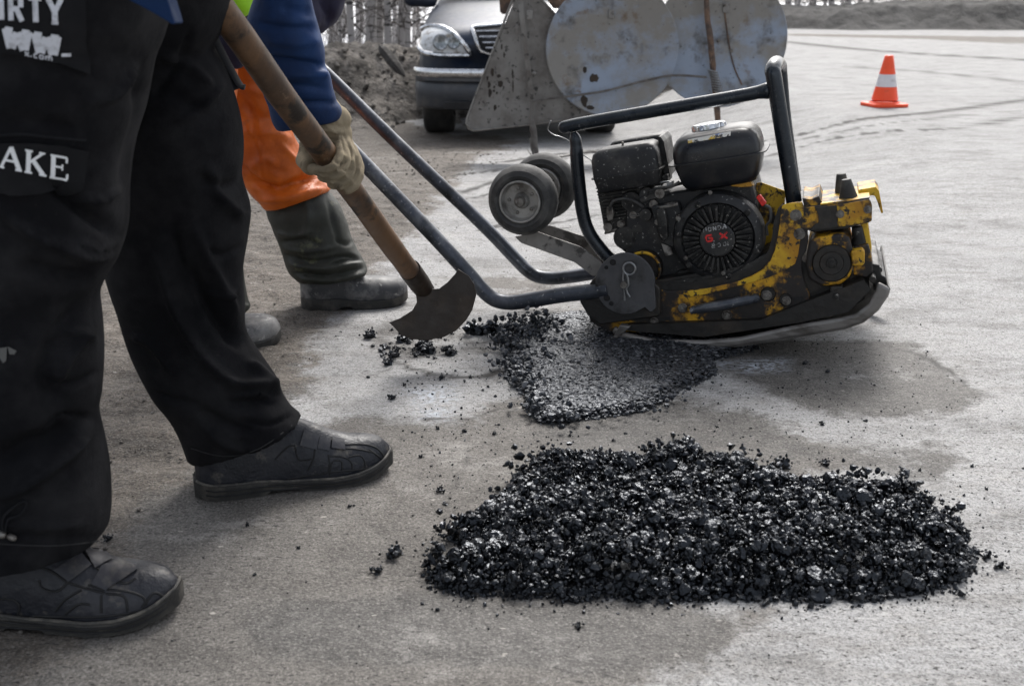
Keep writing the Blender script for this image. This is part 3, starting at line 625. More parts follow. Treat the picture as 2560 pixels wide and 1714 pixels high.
mb = MB(); q = smooth_path(px_poly([(1331, 250), (1330, 300), (1336, 345), (1340, 402)], SY - .075), 4); mb.tube(q, [.014, .012, .011, .012, .013, .017, .02, .019, .017, .016, .018, .02, .02], 8, flat=[(1, .5)] * 13)
mb.tube(px_poly([(1337, 398), (1326, 385), (1317, 372)], SY - .08), [.012, .009, .002], 6, flat=[(1, .4)] * 3); mb.tube(px_poly([(1326, 345), (1330, 372), (1336, 392)], SY - .085), [.006, .008, .008], 6); mb.build('ground_stake', M['post'], sg)
mb = MB(); q = smooth_path(px_poly([(1760, -140), (1767, 0), (1780, 150), (1788, 220), (1797, 335)], SY - .085), 6)
q = [p + Vector((.008 * noise.noise(p * 9), 0, 0)) for p in q]; mb.tube(q, [.017 + .006 * noise.noise(p * 25) for p in q], 9); mb.build('rusty_post', M['rust'], sg)
mb = MB(); mb.tube(smooth_path([P(1333, 252, SY - .10), P(1500, 230, SY - .105), P(1600, 205, SY - .105), P(1680, 189, SY - .10), P(1766, 193, SY - .11)], 10), .006, 8); bar = mb.build('ribbed_bar', M['post'], sg)
mb = MB()
for s in np.linspace(0, 1, 70):
    u = 1333 + s * 433; v = np.interp(u, [1333, 1500, 1600, 1680, 1766], [252, 230, 205, 189, 193]); p = P(u, v, SY - .103); mb.ring(p, (1, 0, .2), .006, .0018, 8, 4)
mb.build('ribs', M['post'], bar)
mb = MB(); cc = P(1790, 200, SY - .11)
for k in range(9):
    mb.ring(cc + Vector((.005 * k - .02, 0, .045 - .014 * k)), (.25, .1, 1), .026, .005, 20, 6)
mb.build('wire_wrap', M['pin'], sg)
for (u, v, sz) in ((1324, 38, .016), (1528, 36, .016), (1815, 20, .018)):
    mb = MB(); mb.box(P(u, v, SY - .088 if u < 1400 else (SY - .068 if u < 1700 else SY - .02)), (sz, 0, 0), (0, .004, 0), (0, 0, sz * 1.5)); mb.build('mounting_plate', M['sign_grey'], sg, bevel=.003)
for (u, v, yy) in ((1335, 184, .08), (1828, 127, .016), (1796, 102, .016), (1813, 12, .03)):
    mb = MB(); mb.lathe(P(u, v, SY - yy), (0, -1, 0), [(.011, 0), (.011, .005), (.005, .009), (0, .010)], 10); mb.build('rivet', M['bolt'], sg)
tbv = bvh_of([tri, d1])
for (x, y, rx, ry) in ((845, 665, 15, 42), (905, 695, 20, 18), (920, 768, 24, 30), (815, 775, 14, 30), (822, 850, 18, 40), (862, 797, 12, 12), (860, 832, 10, 14), (886, 852, 11, 14), (1030, 680, 9, 45), (1034, 790, 6, 60), (952, 505, 7, 32), (930, 430, 9, 26), (870, 985, 14, 28), (800, 720, 10, 24), (1685, 925, 32, 55), (1740, 985, 40, 22), (1770, 715, 45, 40), (1690, 640, 18, 30)):
    mb = MB(); pl_ = []
    for k in range(14):
        a = 2 * math.pi * k / 14; f = random.uniform(.75, 1.2); pl_.append(Z3(x + rx * f * math.cos(a), y + ry * f * math.sin(a)))
    patch(mb, pl_, tbv, .0012, 5, .0008); mb.build('tar_blot', M['blade'], sg)
mb = MB(); q = [P(1808 + 3 * math.sin(k), v, SY - .017) for k, v in enumerate((30, 60, 90, 120, 150, 180, 210))]; q = [P(u, v, SY - .016) for u, v in ((1811, 25), (1818, 80), (1826, 130), (1838, 175), (1855, 212))]
mb.tube(smooth_path(q, 4), .004, 6); mb.build('weld_seam', M['rust'], sg)
mb = MB(); mb.extrude(px_poly([(1246, -40), (1250, 30), (1256, 36), (1270, 35), (1290, -5), (1300, -40)], SY + .02), (0, .03, 0)); mb.build('bracket', M['rust'], sg, bevel=.004)
mb = MB(); mb.extrude(px_poly([(1360, -30), (1368, 0), (1384, 22), (1400, 22), (1418, 0), (1430, -30)], SY + .03), (0, .03, 0)); mb.build('clamp', M['rust'], sg, bevel=.004)
rd = MB(); rp = [G(u, v, .007) for u, v in ((1348, 394), (1400, 392), (1440, 384), (1480, 380), (1560, 382), (1700, 372), (1790, 345))]; rd.tube(smooth_path(rp, 5), .0065, 8)
tag(rd.build('steel_rod', M['post'], base=rp[0]), 'thin steel rod lying on the road from the sign stake towards the engine', 'rod')

# ------------------------------------------------------------------ traffic cone
cc = G(2210, 266); cn = thing('traffic_cone', 'small orange traffic cone with one white band on the road', 'cone', cc)
s = (P(2260, 266, cc.y) - cc).length / 50     # metres per source pixel here
ch = 122 * s
def cone_part(name, t0, t1, m):
    rb, rt = 34 * s, 10.5 * s; mb = MB(); f = lambda t: rb + (rt - rb) * t
    pr = [(f(t) + (.0012 if m is M['cone_white'] else 0), .02 + (ch - .02) * t) for t in np.linspace(t0, t1, 4)]
    if t1 == 1: pr += [(rt * .8, ch + .004), (rt * .55, ch + .002), (rt * .5, ch - .02)]
    mb.lathe(cc, (0, 0, 1), pr, 40); return mb.build(name, m, cn, ang=50)
mb = MB(); q = 45 * s; k = 9 * s; ca, sa = math.cos(.22), math.sin(.22)
oct_ = [(q - k, -q), (q, -q + k), (q, q - k), (q - k, q), (-q + k, q), (-q, q - k), (-q, -q + k), (-q + k, -q)]
mb.extrude([cc + Vector((x * ca - y * sa, x * sa + y * ca, .002)) for x, y in oct_], (0, 0, .022)); mb.lathe(cc, (0, 0, 1), [(q * .86, .022), (q * .8, .032), (34 * s, .036)], 40); mb.build('base', M['cone_orange'], cn, bevel=.003)
cone_part('cone_body', 0.08, .36, M['cone_orange']); cone_part('white_band', .36, .62, M['cone_white']); cone_part('cone_tip', .62, 1, M['cone_orange'])

# ------------------------------------------------------------------ plate compactor
PSI = R(16); AF = Vector((math.cos(PSI), -math.sin(PSI), 0)); AL = Vector((math.sin(PSI), math.cos(PSI), 0)); UP = Vector((0, 0, 1))
O = G(1700, 876)
def Mp(u, v, l=0.0):
    d = ray(u, v); q = O + AL * l; return CAM + d * ((q - CAM).dot(AL) / d.dot(AL))
def mpx(u, v, l): return (Mp(u + 1, v, l) - Mp(u, v, l)).length
def Z6(x, y): return (1600 + x / 2.529, 280 + y / 2.529)
def Z5(x, y): return (1200 + x / 3.919, 280 + y / 3.919)
def Z8(x, y): return (1400 + x / 4.6125, 560 + y / 4.6125)
pc = thing('plate_compactor', 'yellow and black petrol plate compactor with worn paint, riding over the fresh asphalt', 'compactor', O + AL * .18)
TAU = R(11); TF = AF * math.cos(TAU) + UP * math.sin(TAU); TN = UP * math.cos(TAU) - AF * math.sin(TAU)   # the tilted engine's own forward and up
def prism(name, pl, l0, l1, m, par=pc, bevel=.002, bseg=2, ang=38, label=None):
    mb = MB(); mb.extrude([Mp(u, v, l0) for u, v in pl], AL * (l1 - l0)); return mb.build(name, m, par, bevel=bevel, bseg=bseg, ang=ang, label=label)
def rpoly(pl, r=6, k=4):      # round an outline's corners (pixels)
    out = []; n = len(pl)
    for i in range(n):
        p = Vector(pl[i]); a = Vector(pl[i - 1]) - p; b = Vector(pl[(i + 1) % n]) - p
        ra = min(r, a.length * .45); rb = min(r, b.length * .45); A = p + a.normalized() * ra; B = p + b.normalized() * rb
        for j in range(k + 1):
            t = j / k; out.append(tuple(A * (1 - t) ** 2 + p * 2 * t * (1 - t) + B * t * t))
    return out
def mtube(name, pl, r, m, par=pc, k=6, dome=False, n=18, flat=None):
    mb = MB(); pts = [Mp(u, v, l) for u, v, l in pl]; mb.tube(smooth_path(pts, k) if k else pts, r, n, dome=dome, flat=flat); return mb.build(name, m, par, ang=50)
def bolt(u, v, l, rpx=9, m=None, par=pc, washer=True):
    s = mpx(u, v, l); c = Mp(u, v, l); mb = MB(); r = rpx * s
    if washer: mb.lathe(c, -AL, [(0, 0), (r * 1.35, 0), (r * 1.35, .0018), (0, .0018)], 20)
    x = TF; y = TN; hx = [c - AL * .0018 + (x * math.cos(a) + y * math.sin(a)) * r for a in [math.pi / 3 * i + .2 for i in range(6)]]
    mb.extrude(hx, -AL * r * .75); mb.lathe(c - AL * (.0018 + r * .75), -AL, [(r * .5, 0), (r * .45, r * .25), (0, r * .28)], 12)
    return mb.build('bolt', m or M['bolt'], par, bevel=.0006)
def barrel(name, u, v, l0, l1, rpx, m, par=pc, prof=None, n=40):
    s = mpx(u, v, l0); mb = MB(); r = rpx * s; h = l1 - l0
    mb.lathe(Mp(u, v, l0), AL, prof or [(0, 0), (r * .93, 0), (r, .004), (r, h - .004), (r * .93, h), (0, h)], n); return mb.build(name, m, par)

# base plate: steel tray with a turned-up nose
path_o = [(1528, 832), (1545, 850), (1600, 866), (1680, 880), (1760, 878), (1850, 866), (2000, 842), (2110, 824), (2160, 806), (2196, 776), (2222, 738), (2226, 722)]
path_i = [(1536, 815), (1560, 832), (1640, 850), (1760, 852), (1850, 844), (1990, 814), (2100, 796), (2140, 785), (2172, 760), (2190, 726), (2195, 705)]
prism('base_plate', path_o + path_i[::-1], 0.0, .014, M['base_steel'], bevel=.0065, bseg=4)
up8 = [(u - .0, v - 9) for u, v in path_o]
bpo = prism('plate_bottom', [(u, v + 0) for u, v in path_o[1:]] + [(u - 6, v - 9) for u, v in path_o[1:]][::-1], .0085, .40, M['base_steel'], bevel=0)
prism('plate_far_edge', path_o + path_i[::-1], .4005, .408, M['base_steel'], par=bpo, bevel=.002)
prism('rear_lip', [Z8(*p) for p in [(690, 1165), (810, 1185), (740, 1250), (640, 1330), (600, 1320)]], -.002, .02, M['base_steel'], par=bpo)
prism('plate_deck', [(1560, 826), (1760, 842), (2000, 806), (2120, 780), (2175, 725), (2160, 700), (2040, 745), (1900, 800), (1560, 812)], .010, .395, M['grease'], bevel=0)
# dark lower body
prism('lower_housing', rpoly([(1462, 740), (1480, 730), (1990, 640), (2060, 690), (2120, 735), (2165, 745), (2120, 775), (2060, 790), (1600, 822), (1510, 818), (1476, 795)]), .040, .34, M['grease'], bevel=.004)
# yellow side frames
frame = [Z6(*p) for p in [(905, 588), (960, 575), (1022, 568), (1034, 590), (1042, 606), (1235, 578), (1448, 549), (1462, 570), (1468, 600), (1466, 685), (1445, 700), (1250, 728), (1244, 702), (1060, 748), (1064, 820), (1050, 880), (1024, 920), (1022, 990), (1040, 1080), (1074, 1150), (1070, 1210), (1040, 1250), (1000, 1265), (700, 1310), (300, 1368), (60, 1392), (-200, 1385), (-290, 1340), (-330, 1200), (-300, 1080), (-150, 1050), (60, 1095), (170, 1133), (300, 1132), (450, 1105), (600, 1072), (700, 1040), (770, 1000), (820, 940), (850, 870), (868, 780), (880, 700)]]
prism('side_frame', frame, .028, .034, M['yellow_dirty'], bevel=.0015)
# brighter unworn patches of paint on the frame (raised lip flanges)
prism('frame_flange', [Z6(*p) for p in [(170, 1133), (300, 1130), (450, 1103), (600, 1070), (700, 1038), (770, 998), (820, 938), (850, 868), (868, 778), (880, 698), (905, 586), (870, 620), (845, 700), (835, 790), (815, 870), (775, 930), (700, 985), (600, 1020), (450, 1055), (300, 1080), (190, 1085)]], .0345, .060, M['grease'], bevel=0)
prism('upper_frame', [Z6(*p) for p in [(898, 592), (925, 580), (1022, 570), (1036, 606), (1034, 660), (1000, 900), (980, 960), (900, 1010), (800, 1050), (600, 1105), (430, 1150), (320, 1168), (300, 1136), (450, 1110), (600, 1076), (700, 1044), (775, 1002), (824, 942), (855, 870), (872, 780), (884, 700)]], .0255, .0275, M['yellow'], bevel=.0008)
prism('worn_band', rpoly([Z6(*p) for p in [(1108, 606), (1243, 590), (1248, 700), (1252, 728), (1066, 752), (1100, 715), (1128, 700), (1130, 660)]], 3), .0246, .0279, M['grease'], bevel=.0006)
prism('far_side_frame', frame, .330, .336, M['yellow_dirty'], bevel=.0015)
prism('nose_side_plate', rpoly([Z6(*p) for p in [(1245, 590), (1448, 552), (1464, 575), (1466, 690), (1440, 700), (1255, 727)]], 4), .0250, .0272, M['yellow'], bevel=.0008)
prism('inner_guard', [(u + 0, v) for u, v in [Z6(*p) for p in [(735, 448), (765, 445), (918, 500), (915, 600), (890, 700), (870, 850), (800, 920), (720, 950), (700, 700)]]], .150, .155, M['yellow'], bevel=.001)
prism('engine_bed', [Z6(*p) for p in [(-120, 1100), (180, 1128), (450, 1095), (700, 1030), (850, 900), (860, 860), (700, 950), (400, 1040), (100, 1085), (-100, 1065)]], .036, .325, M['engine_metal'], bevel=.001)
mb = MB()     # nose cover: top sheet across the machine with a turned-down hook
A = [Mp(*Z6(*p), .030) for p in [(1140, 586), (1300, 566), (1450, 547), (1480, 545)]]
mb.extrude([Mp(*Z6(1140, 590), .030), Mp(*Z6(1450, 548), .030), Mp(*Z6(1455, 540), .030), Mp(*Z6(1140, 580), .030)], AL * .16); nose = mb.build('nose_cover', M['yellow'], pc, bevel=.001)
prism('nose_hook', [Z6(*p) for p in [(1380, 492), (1490, 473), (1512, 500), (1538, 638), (1525, 640), (1498, 560), (1484, 530), (1380, 520)]], .10, .20, M['yellow'], bevel=.001)
prism('front_panel', [Z6(*p) for p in [(1395, 705), (1440, 700), (1465, 850), (1462, 900), (1420, 900)]], .05, .28, M['yellow'], bevel=.002)
prism('nose_block', [Z6(*p) for p in [(1035, 600), (1150, 585), (1160, 640), (1450, 600), (1440, 700), (1300, 740), (1100, 760), (1040, 740)]], .036, .20, M['grease'], bevel=.002)
prism('belt_saddle', [Z6(*p) for p in [(1025, 545), (1080, 552), (1130, 530), (1155, 585), (1080, 608), (1040, 605)]], .04, .20, M['yellow_dirty'], bevel=.002)
for (b0, b1, t0, t1, l) in (((1258, 556), (1378, 541), (1272, 428), (1338, 422), .045), ((1232, 512), (1322, 500), (1240, 392), (1305, 388), .115)):
    u0, v0 = Z6((b0[0] + b1[0]) / 2, (b0[1] + b1[1]) / 2); u1, v1 = Z6((t0[0] + t1[0]) / 2, (t0[1] + t1[1]) / 2); sp = mpx(u0, v0, l)
    rb = (b1[0] - b0[0]) / 2 / 2.529 * sp; rt = (t1[0] - t0[0]) / 2 / 2.529 * sp; a = Mp(u0, v0, l + .02); b = Mp(u1, v1, l + .02); mb = MB(); ax = (b - a); h = ax.length
    mb.lathe(a, ax, [(rb * 1.02, 0), (rb, .004), (rt * 1.05, h - .006), (rt * .9, h), (0, h + .001)], 28); mb.build('rubber_buffer', M['rubber'], pc)
# exciter housing
ex = prism('exciter_housing', rpoly([Z6(*p) for p in [(1045, 960), (1068, 832), (1095, 800), (1280, 768), (1325, 795), (1345, 870), (1352, 960), (1330, 1040), (1270, 1092), (1150, 1104), (1068, 1060)]], 8), .018, .20, M['yellow_dirty'], bevel=.006, bseg=3)
u, v = Z6(1212, 958); barrel('exciter_cap', u, v, .006, .018, 31, M['grease'], ex); barrel('exciter_shaft', u, v, -.001, .006, 14, M['engine_metal'], ex); bolt(u, v, -.001, 7, M['grease'], ex)
barrel('exciter_flange', u, v, .012, .0178, 50, M['grease'], ex)
prism('exciter_block', rpoly([Z6(*p) for p in [(1335, 880), (1405, 868), (1422, 885), (1420, 960), (1400, 975), (1340, 972)]], 4), .006, .06, M['yellow'], bevel=.003)
prism('exciter_side', [Z6(*p) for p in [(1350, 850), (1445, 840), (1462, 900), (1475, 1010), (1440, 1050), (1350, 1030)]], .03, .26, M['yellow_dirty'], bevel=.003)
u, v = Z6(1372, 740); mtube('breather', [(*Z6(1372, 725), .05), (*Z6(1385, 830), .05)], [12 * .0009, 16 * .0009], M['engine_metal'], k=0)
prism('front_mount', rpoly([Z6(*p) for p in [(1200, 1105), (1285, 1100), (1290, 1200), (1262, 1222), (1225, 1222), (1200, 1195)]], 8), .012, .05, M['grease'], bevel=.003)
bolt(*Z6(1243, 1165), .012, 9, M['engine_metal'])
for k, (x, y) in enumerate([(1470, 1060), (1500, 1120), (1545, 1090), (1510, 1000)]):
    barrel('nose_lug', *Z6(x, y), .01 + .02 * k, .06 + .02 * k, 9, M['grease'])
prism('nose_bracket', rpoly([Z6(*p) for p in [(1470, 960), (1515, 968), (1525, 1030), (1555, 1045), (1562, 1110), (1530, 1130), (1440, 1060), (1420, 1030)]], 4), .05, .30, M['grease'], bevel=.002)
# engine block parts
prism('crankcase', rpoly([Z6(*p) for p in [(-90, 560), (110, 520), (700, 430), (745, 600), (735, 800), (690, 940), (600, 1010), (300, 1080), (60, 1075), (-20, 960), (-90, 900)]], 8), .085, .30, M['engine'], bevel=.006)
prism('engine_foot', rpoly([Z6(*p) for p in [(230, 1010), (780, 890), (820, 930), (780, 985), (600, 1050), (230, 1085)]], 4), .07, .31, M['engine_metal'], bevel=.003)
cyl_o = prism('cylinder_block', rpoly([Z5(*p) for p in [(1145, 770), (1560, 690), (1640, 850), (1665, 1085), (1225, 1190), (1205, 1100), (1190, 1010)]], 4), .105, .27, M['engine_metal'], bevel=.003)
mb = MB()
for k in range(11):
    y = 745 + k * 31; x0 = 1138 + k * 7.5; mb.extrude([Mp(*Z5(x0 - 4, y), .096), Mp(*Z5(x0 + 420, y - 62), .096), Mp(*Z5(x0 + 420, y - 50), .096), Mp(*Z5(x0 - 4, y + 12), .096)], AL * .18)
mb.build('cooling_fins', M['engine_metal'], cyl_o, smooth=False)
prism('cylinder_flange', [Z5(*p) for p in [(1215, 1190), (1225, 1165), (1672, 1068), (1674, 1095), (1225, 1200)]], .094, .28, M['bolt'], par=cyl_o, bevel=.001)
prism('spark_cap', rpoly([Z5(*p) for p in [(1240, 930), (1295, 925), (1310, 990), (1300, 1060), (1250, 1070), (1235, 1000)]], 3), .085, .10, M['bolt'], bevel=.002)
bolt(*Z5(1385, 1100), .094, 8)
prism('crank_nose', rpoly([Z5(*p) for p in [(1365, 1190), (1660, 1100), (1850, 1190), (1850, 1400), (1500, 1440), (1370, 1330), (1440, 1280), (1400, 1230)]], 5), .10, .28, M['engine'], bevel=.004)
u, v = Z8(960, 520); barrel('clutch_drum', u, v, .06, .10, 46, M['grease']); 
mb = MB(); mb.ring(Mp(u, v, .056), AL, 42 * mpx(u, v, .056), .0035, 48, 8); mb.build('clutch_ring', M['yellow'], pc)
barrel('clutch_hub', *Z8(950, 430), .10, .13, 40, M['engine_metal'])
# carburettor and linkages
for (x, y, ww, hh, l) in ((1600, 760, 70, 60, .10), (1700, 700, 90, 30, .09), (1790, 660, 50, 45, .10), (1560, 960, 80, 40, .088), (1590, 900, 40, 20, .08)):
    prism('carburettor', rpoly([Z5(x - ww, y - hh * .7), Z5(x + ww, y - hh * 1.1), Z5(x + ww, y + hh * .8), Z5(x - ww, y + hh * 1.1)], 3), l, l + .07, M['engine_metal'], bevel=.002)
mtube('throttle_rod', [(*Z5(1560, 740), .08), (*Z5(1760, 690), .08), (*Z5(1900, 680), .085)], .0018, M['pin'])
mtube('linkage', [(*Z5(1470, 1010), .08), (*Z5(1530, 1020), .08), (*Z5(1600, 1000), .08)], .0018, M['bolt'])
mtube('governor_arm', [(*Z5(1650, 800), .075), (*Z5(1780, 760), .075), (*Z5(1930, 710), .08), (*Z5(2040, 690), .08)], .0035, M['engine_metal'])
# air filter box and silencer: rounded boxes in the engine's own tilt
def rbox(name, cpx, l, hx, hy, hz, m, round_=.02, par=pc, rings=None, n=8, e=4.0):
    """stack of rounded-rectangle rings up the tilted axis; hx along, hy across, hz half height"""
    c = Mp(*cpx, l) + AL * hy * .8; V = []; F = []; K = 40
    rings = rings or [(-1, .90), (-.9, .96), (-.6, 1), (.5, 1), (.8, .97), (.93, .9), (1, .78)]
    for (t, f) in rings:
        for k in range(K):
            a = 2 * math.pi * k / K; ca, sa = math.cos(a), math.sin(a)
            x = math.copysign(abs(ca) ** (2 / e), ca) * hx * f; y = math.copysign(abs(sa) ** (2 / e), sa) * hy * f
            V.append(c + TF * x + AL * y + TN * hz * t)
    for j in range(len(rings) - 1):
        for k in range(K): F.append((j * K + k, j * K + (k + 1) % K, (j + 1) * K + (k + 1) % K, (j + 1) * K + k))
    F.append(tuple(range(K))); F.append(tuple(range((len(rings) - 1) * K, len(rings) * K)))
    return mkobj(name, V, F, m, par, ang=50)
sil = rbox('silencer', Z5(1560, 420), .20, .066, .045, .040, M['engine'], e=10)
mb = MB()
for k in range(7):
    c = Mp(*Z5(1475 + k * 36, 335 - k * 6), .197); mb.box(c, TF * .0028, AL * .003, TN * .009)
mb.build('silencer_slots', M['seam_dark'], sil, smooth=False)
sh_ = prism('silencer_shield', rpoly([Z5(*p) for p in [(1740, 245), (1765, 240), (1800, 290), (1862, 630), (1850, 645), (1790, 600), (1760, 430)]], 3), .12, .24, M['engine_metal'], bevel=.002)
air = rbox('air_filter', Z5(1425, 545), .07, .076, .055, .044, M['engine'], e=11, rings=[(-1.05, .86), (-.98, .92), (-.35, .985), (-.34, 1.045), (-.27, 1.045), (-.27, .985), (.55, .97), (.85, .90), (1, .76)])
mb = MB(); mb.box(Mp(*Z5(1420, 385), .10), TF * .028, AL * .02, TN * .006); mb.build('filter_lid', M['engine'], air, bevel=.004)
mtube('wing_nut', [(*Z5(1398, 295), .11), (*Z5(1400, 370), .11)], .0025, M['bolt'], air, k=0)
prism('air_duct', rpoly([Z5(*p) for p in [(1130, 690), (1560, 640), (1570, 700), (1150, 745)]], 3), .085, .19, M['engine'], par=air, bevel=.002)
# small fittings that catch the light between the engine's bigger blocks
for (x, y, l0, l1, r_, mm) in ((1700, 905, .075, .10, 12, 'bolt'), (1480, 880, .085, .12, 26, 'engine_metal'), (1620, 1010, .07, .10, 16, 'engine_metal'), (1760, 800, .07, .10, 13, 'bolt'), (1540, 1150, .085, .12, 14, 'engine_metal'), (1420, 1235, .085, .13, 30, 'engine_metal'), (1640, 820, .08, .11, 22, 'engine'), (1860, 720, .07, .09, 9, 'pin'), (1250, 1130, .09, .11, 12, 'bolt'), (1500, 1010, .085, .10, 10, 'bolt'), (1950, 1040, .045, .06, 9, 'bolt'), (1740, 1080, .05, .06, 8, 'bolt')):
    barrel('fitting', *Z5(x, y), l0, l1, r_, M[mm], n=20)
mtube('spark_cable', [(*Z5(1270, 960), .08), (*Z5(1300, 880), .07), (*Z5(1400, 850), .068), (*Z5(1500, 870), .07), (*Z5(1600, 930), .075)], .0032, M['rubber'])
mtube('fuel_hose', [(*Z6(250, 440), .07), (*Z6(200, 470), .065), (*Z6(120, 480), .07), (*Z6(60, 500), .075)], .003, M['rubber'])
prism('tank_bracket', [Z6(*p) for p in [(560, 452), (640, 440), (690, 432), (720, 470), (640, 476), (580, 470)]], .06, .10, M['yellow'], bevel=.001)
prism('heat_guard', rpoly([Z5(*p) for p in [(1560, 850), (1680, 800), (1850, 770), (1870, 800), (1700, 850), (1580, 890)]], 3), .072, .078, M['engine_metal'], bevel=.001)
for k, (x, y) in enumerate(((445, 508), (245, 672), (290, 920), (528, 1015))): bolt(*Z6(x, y), .034, 6, M['bolt'], washer=False)
# fuel tank
tank = rbox('fuel_tank', Z6(482, 292), .05, .096, .088, .056, M['tank'], e=6.5, rings=[(-1.12, .70), (-1.06, .78), (-.85, .86), (-.2, .955), (-.05, .955), (-.045, 1.09), (.0, 1.09), (.005, .965), (.30, .965), (.62, .93), (.82, .86), (.93, .77), (1.0, .62), (1.04, .30)])
tb = bvh_of([tank])
capc = Mp(*Z6(437, 112), .125); mb = MB(); K = 44; V = []; 
for (hh, rr_) in ((-.012, .036), (.010, .036), (.014, .033), (.016, .012)):
    for k in range(K):
        a = 2 * math.pi * k / K; r_ = rr_ * (1 + (.05 * (1 if math.sin(a * 11) > 0 else -1) if hh < .014 else 0)); V.append(capc + (TF * math.cos(a) + AL * math.sin(a)) * r_ + TN * hh)
F = [(j * K + k, j * K + (k + 1) % K, (j + 1) * K + (k + 1) % K, (j + 1) * K + k) for j in range(3) for k in range(K)] + [tuple(range(K)), tuple(range(3 * K, 4 * K))]
mkobj('fuel_cap', V, F, M['chrome'], tank)
mb = MB(); patch(mb, [Z6(302, 178), Z6(575, 125), Z6(572, 152), Z6(305, 200)], tb, .0012, 8, .0006); mb.build('sticker', M['sticker'], tank)
# recoil starter cover
RU, RV = Z6(505, 775); RC = Mp(RU, RV, .030); RSC = mpx(RU, RV, .03)
def rp(r): return r * RSC
rec = MB(); rec.lathe(Mp(RU, RV, .085), -AL, [(rp(112), -.01), (rp(117), 0), (rp(117), .028), (rp(113), .040), (rp(104), .047), (rp(94), .050), (rp(91), .047), (rp(88), .040), (rp(46), .040), (rp(44), .054), (rp(40), .056), (0, .056)], 96)
rec = rec.build('recoil_cover', M['engine'], pc, ang=30)
def ringpt(a, r, out): return Mp(RU, RV, .085) - AL * out + (TF * math.cos(a) + TN * math.sin(a)) * rp(r)
mb = MB()
for k in range(30):
    a = 2 * math.pi * k / 30; t = (TF * math.cos(a) + TN * math.sin(a)); s_ = AL.cross(t)
    mb.box(ringpt(a, 67, .047), t * rp(20), s_ * rp(3.0), AL * .0085)
mb.build('cover_fins', M['engine_metal'], rec, bevel=.0008)
mb = MB()
for a0 in (R(125), R(85), R(60), R(5), R(-40), R(-120)):
    for j in range(3):
        for q_ in range(3):
            pts = [ringpt(a0 + R(x), 97 + j * 4.6, .0478 - (.0008 if j == 0 else .0025 * j)) for x in (q_ * 0 - 11, -4, 3, 10)]
        mb.tube(pts, rp(1.3), 5)
mb.build('cover_slots', M['seam_dark'], rec)
for a in (R(112), R(35), R(165), R(-25), R(-82), R(-145)): 
    p = ringpt(a, 100, .048); u_, v_ = proj(p); mb = MB(); mb.lathe(p, -AL, [(rp(9), -.006), (rp(8), .003), (rp(5.5), .004), (rp(5), .0055), (0, .0055)], 14); mb.build('bolt', M['engine_metal'], rec)
def strokes(mb, glyphs, org, dx, dy, wd, adv, bvh=None, plane=None, off=.0012, step=9):
    """letters as strokes; org pixel of the lower-left corner, dx/dy pixel vectors for one unit"""
    x0 = 0.0; cnt = 0
    for g in glyphs:
        S, gw = g
        for (x1, y1, x2, y2, w_) in S:
            a = Vector((x1 * gw + x0, y1)); b = Vector((x2 * gw + x0, y2)); f = lambda q: Vector(org) + Vector(dx) * q.x + Vector(dy) * q.y
            A = f(a); B = f(b); t = (B - A).normalized(); n_ = Vector((-t.y, t.x)) * wd * w_ / 2
            poly = [A - n_, B - n_, B + n_, A + n_]; cnt += 1
            if bvh is not None: patch(mb, poly, bvh, off + cnt * .00006, step, .0008)
        x0 += gw + adv
    return mb
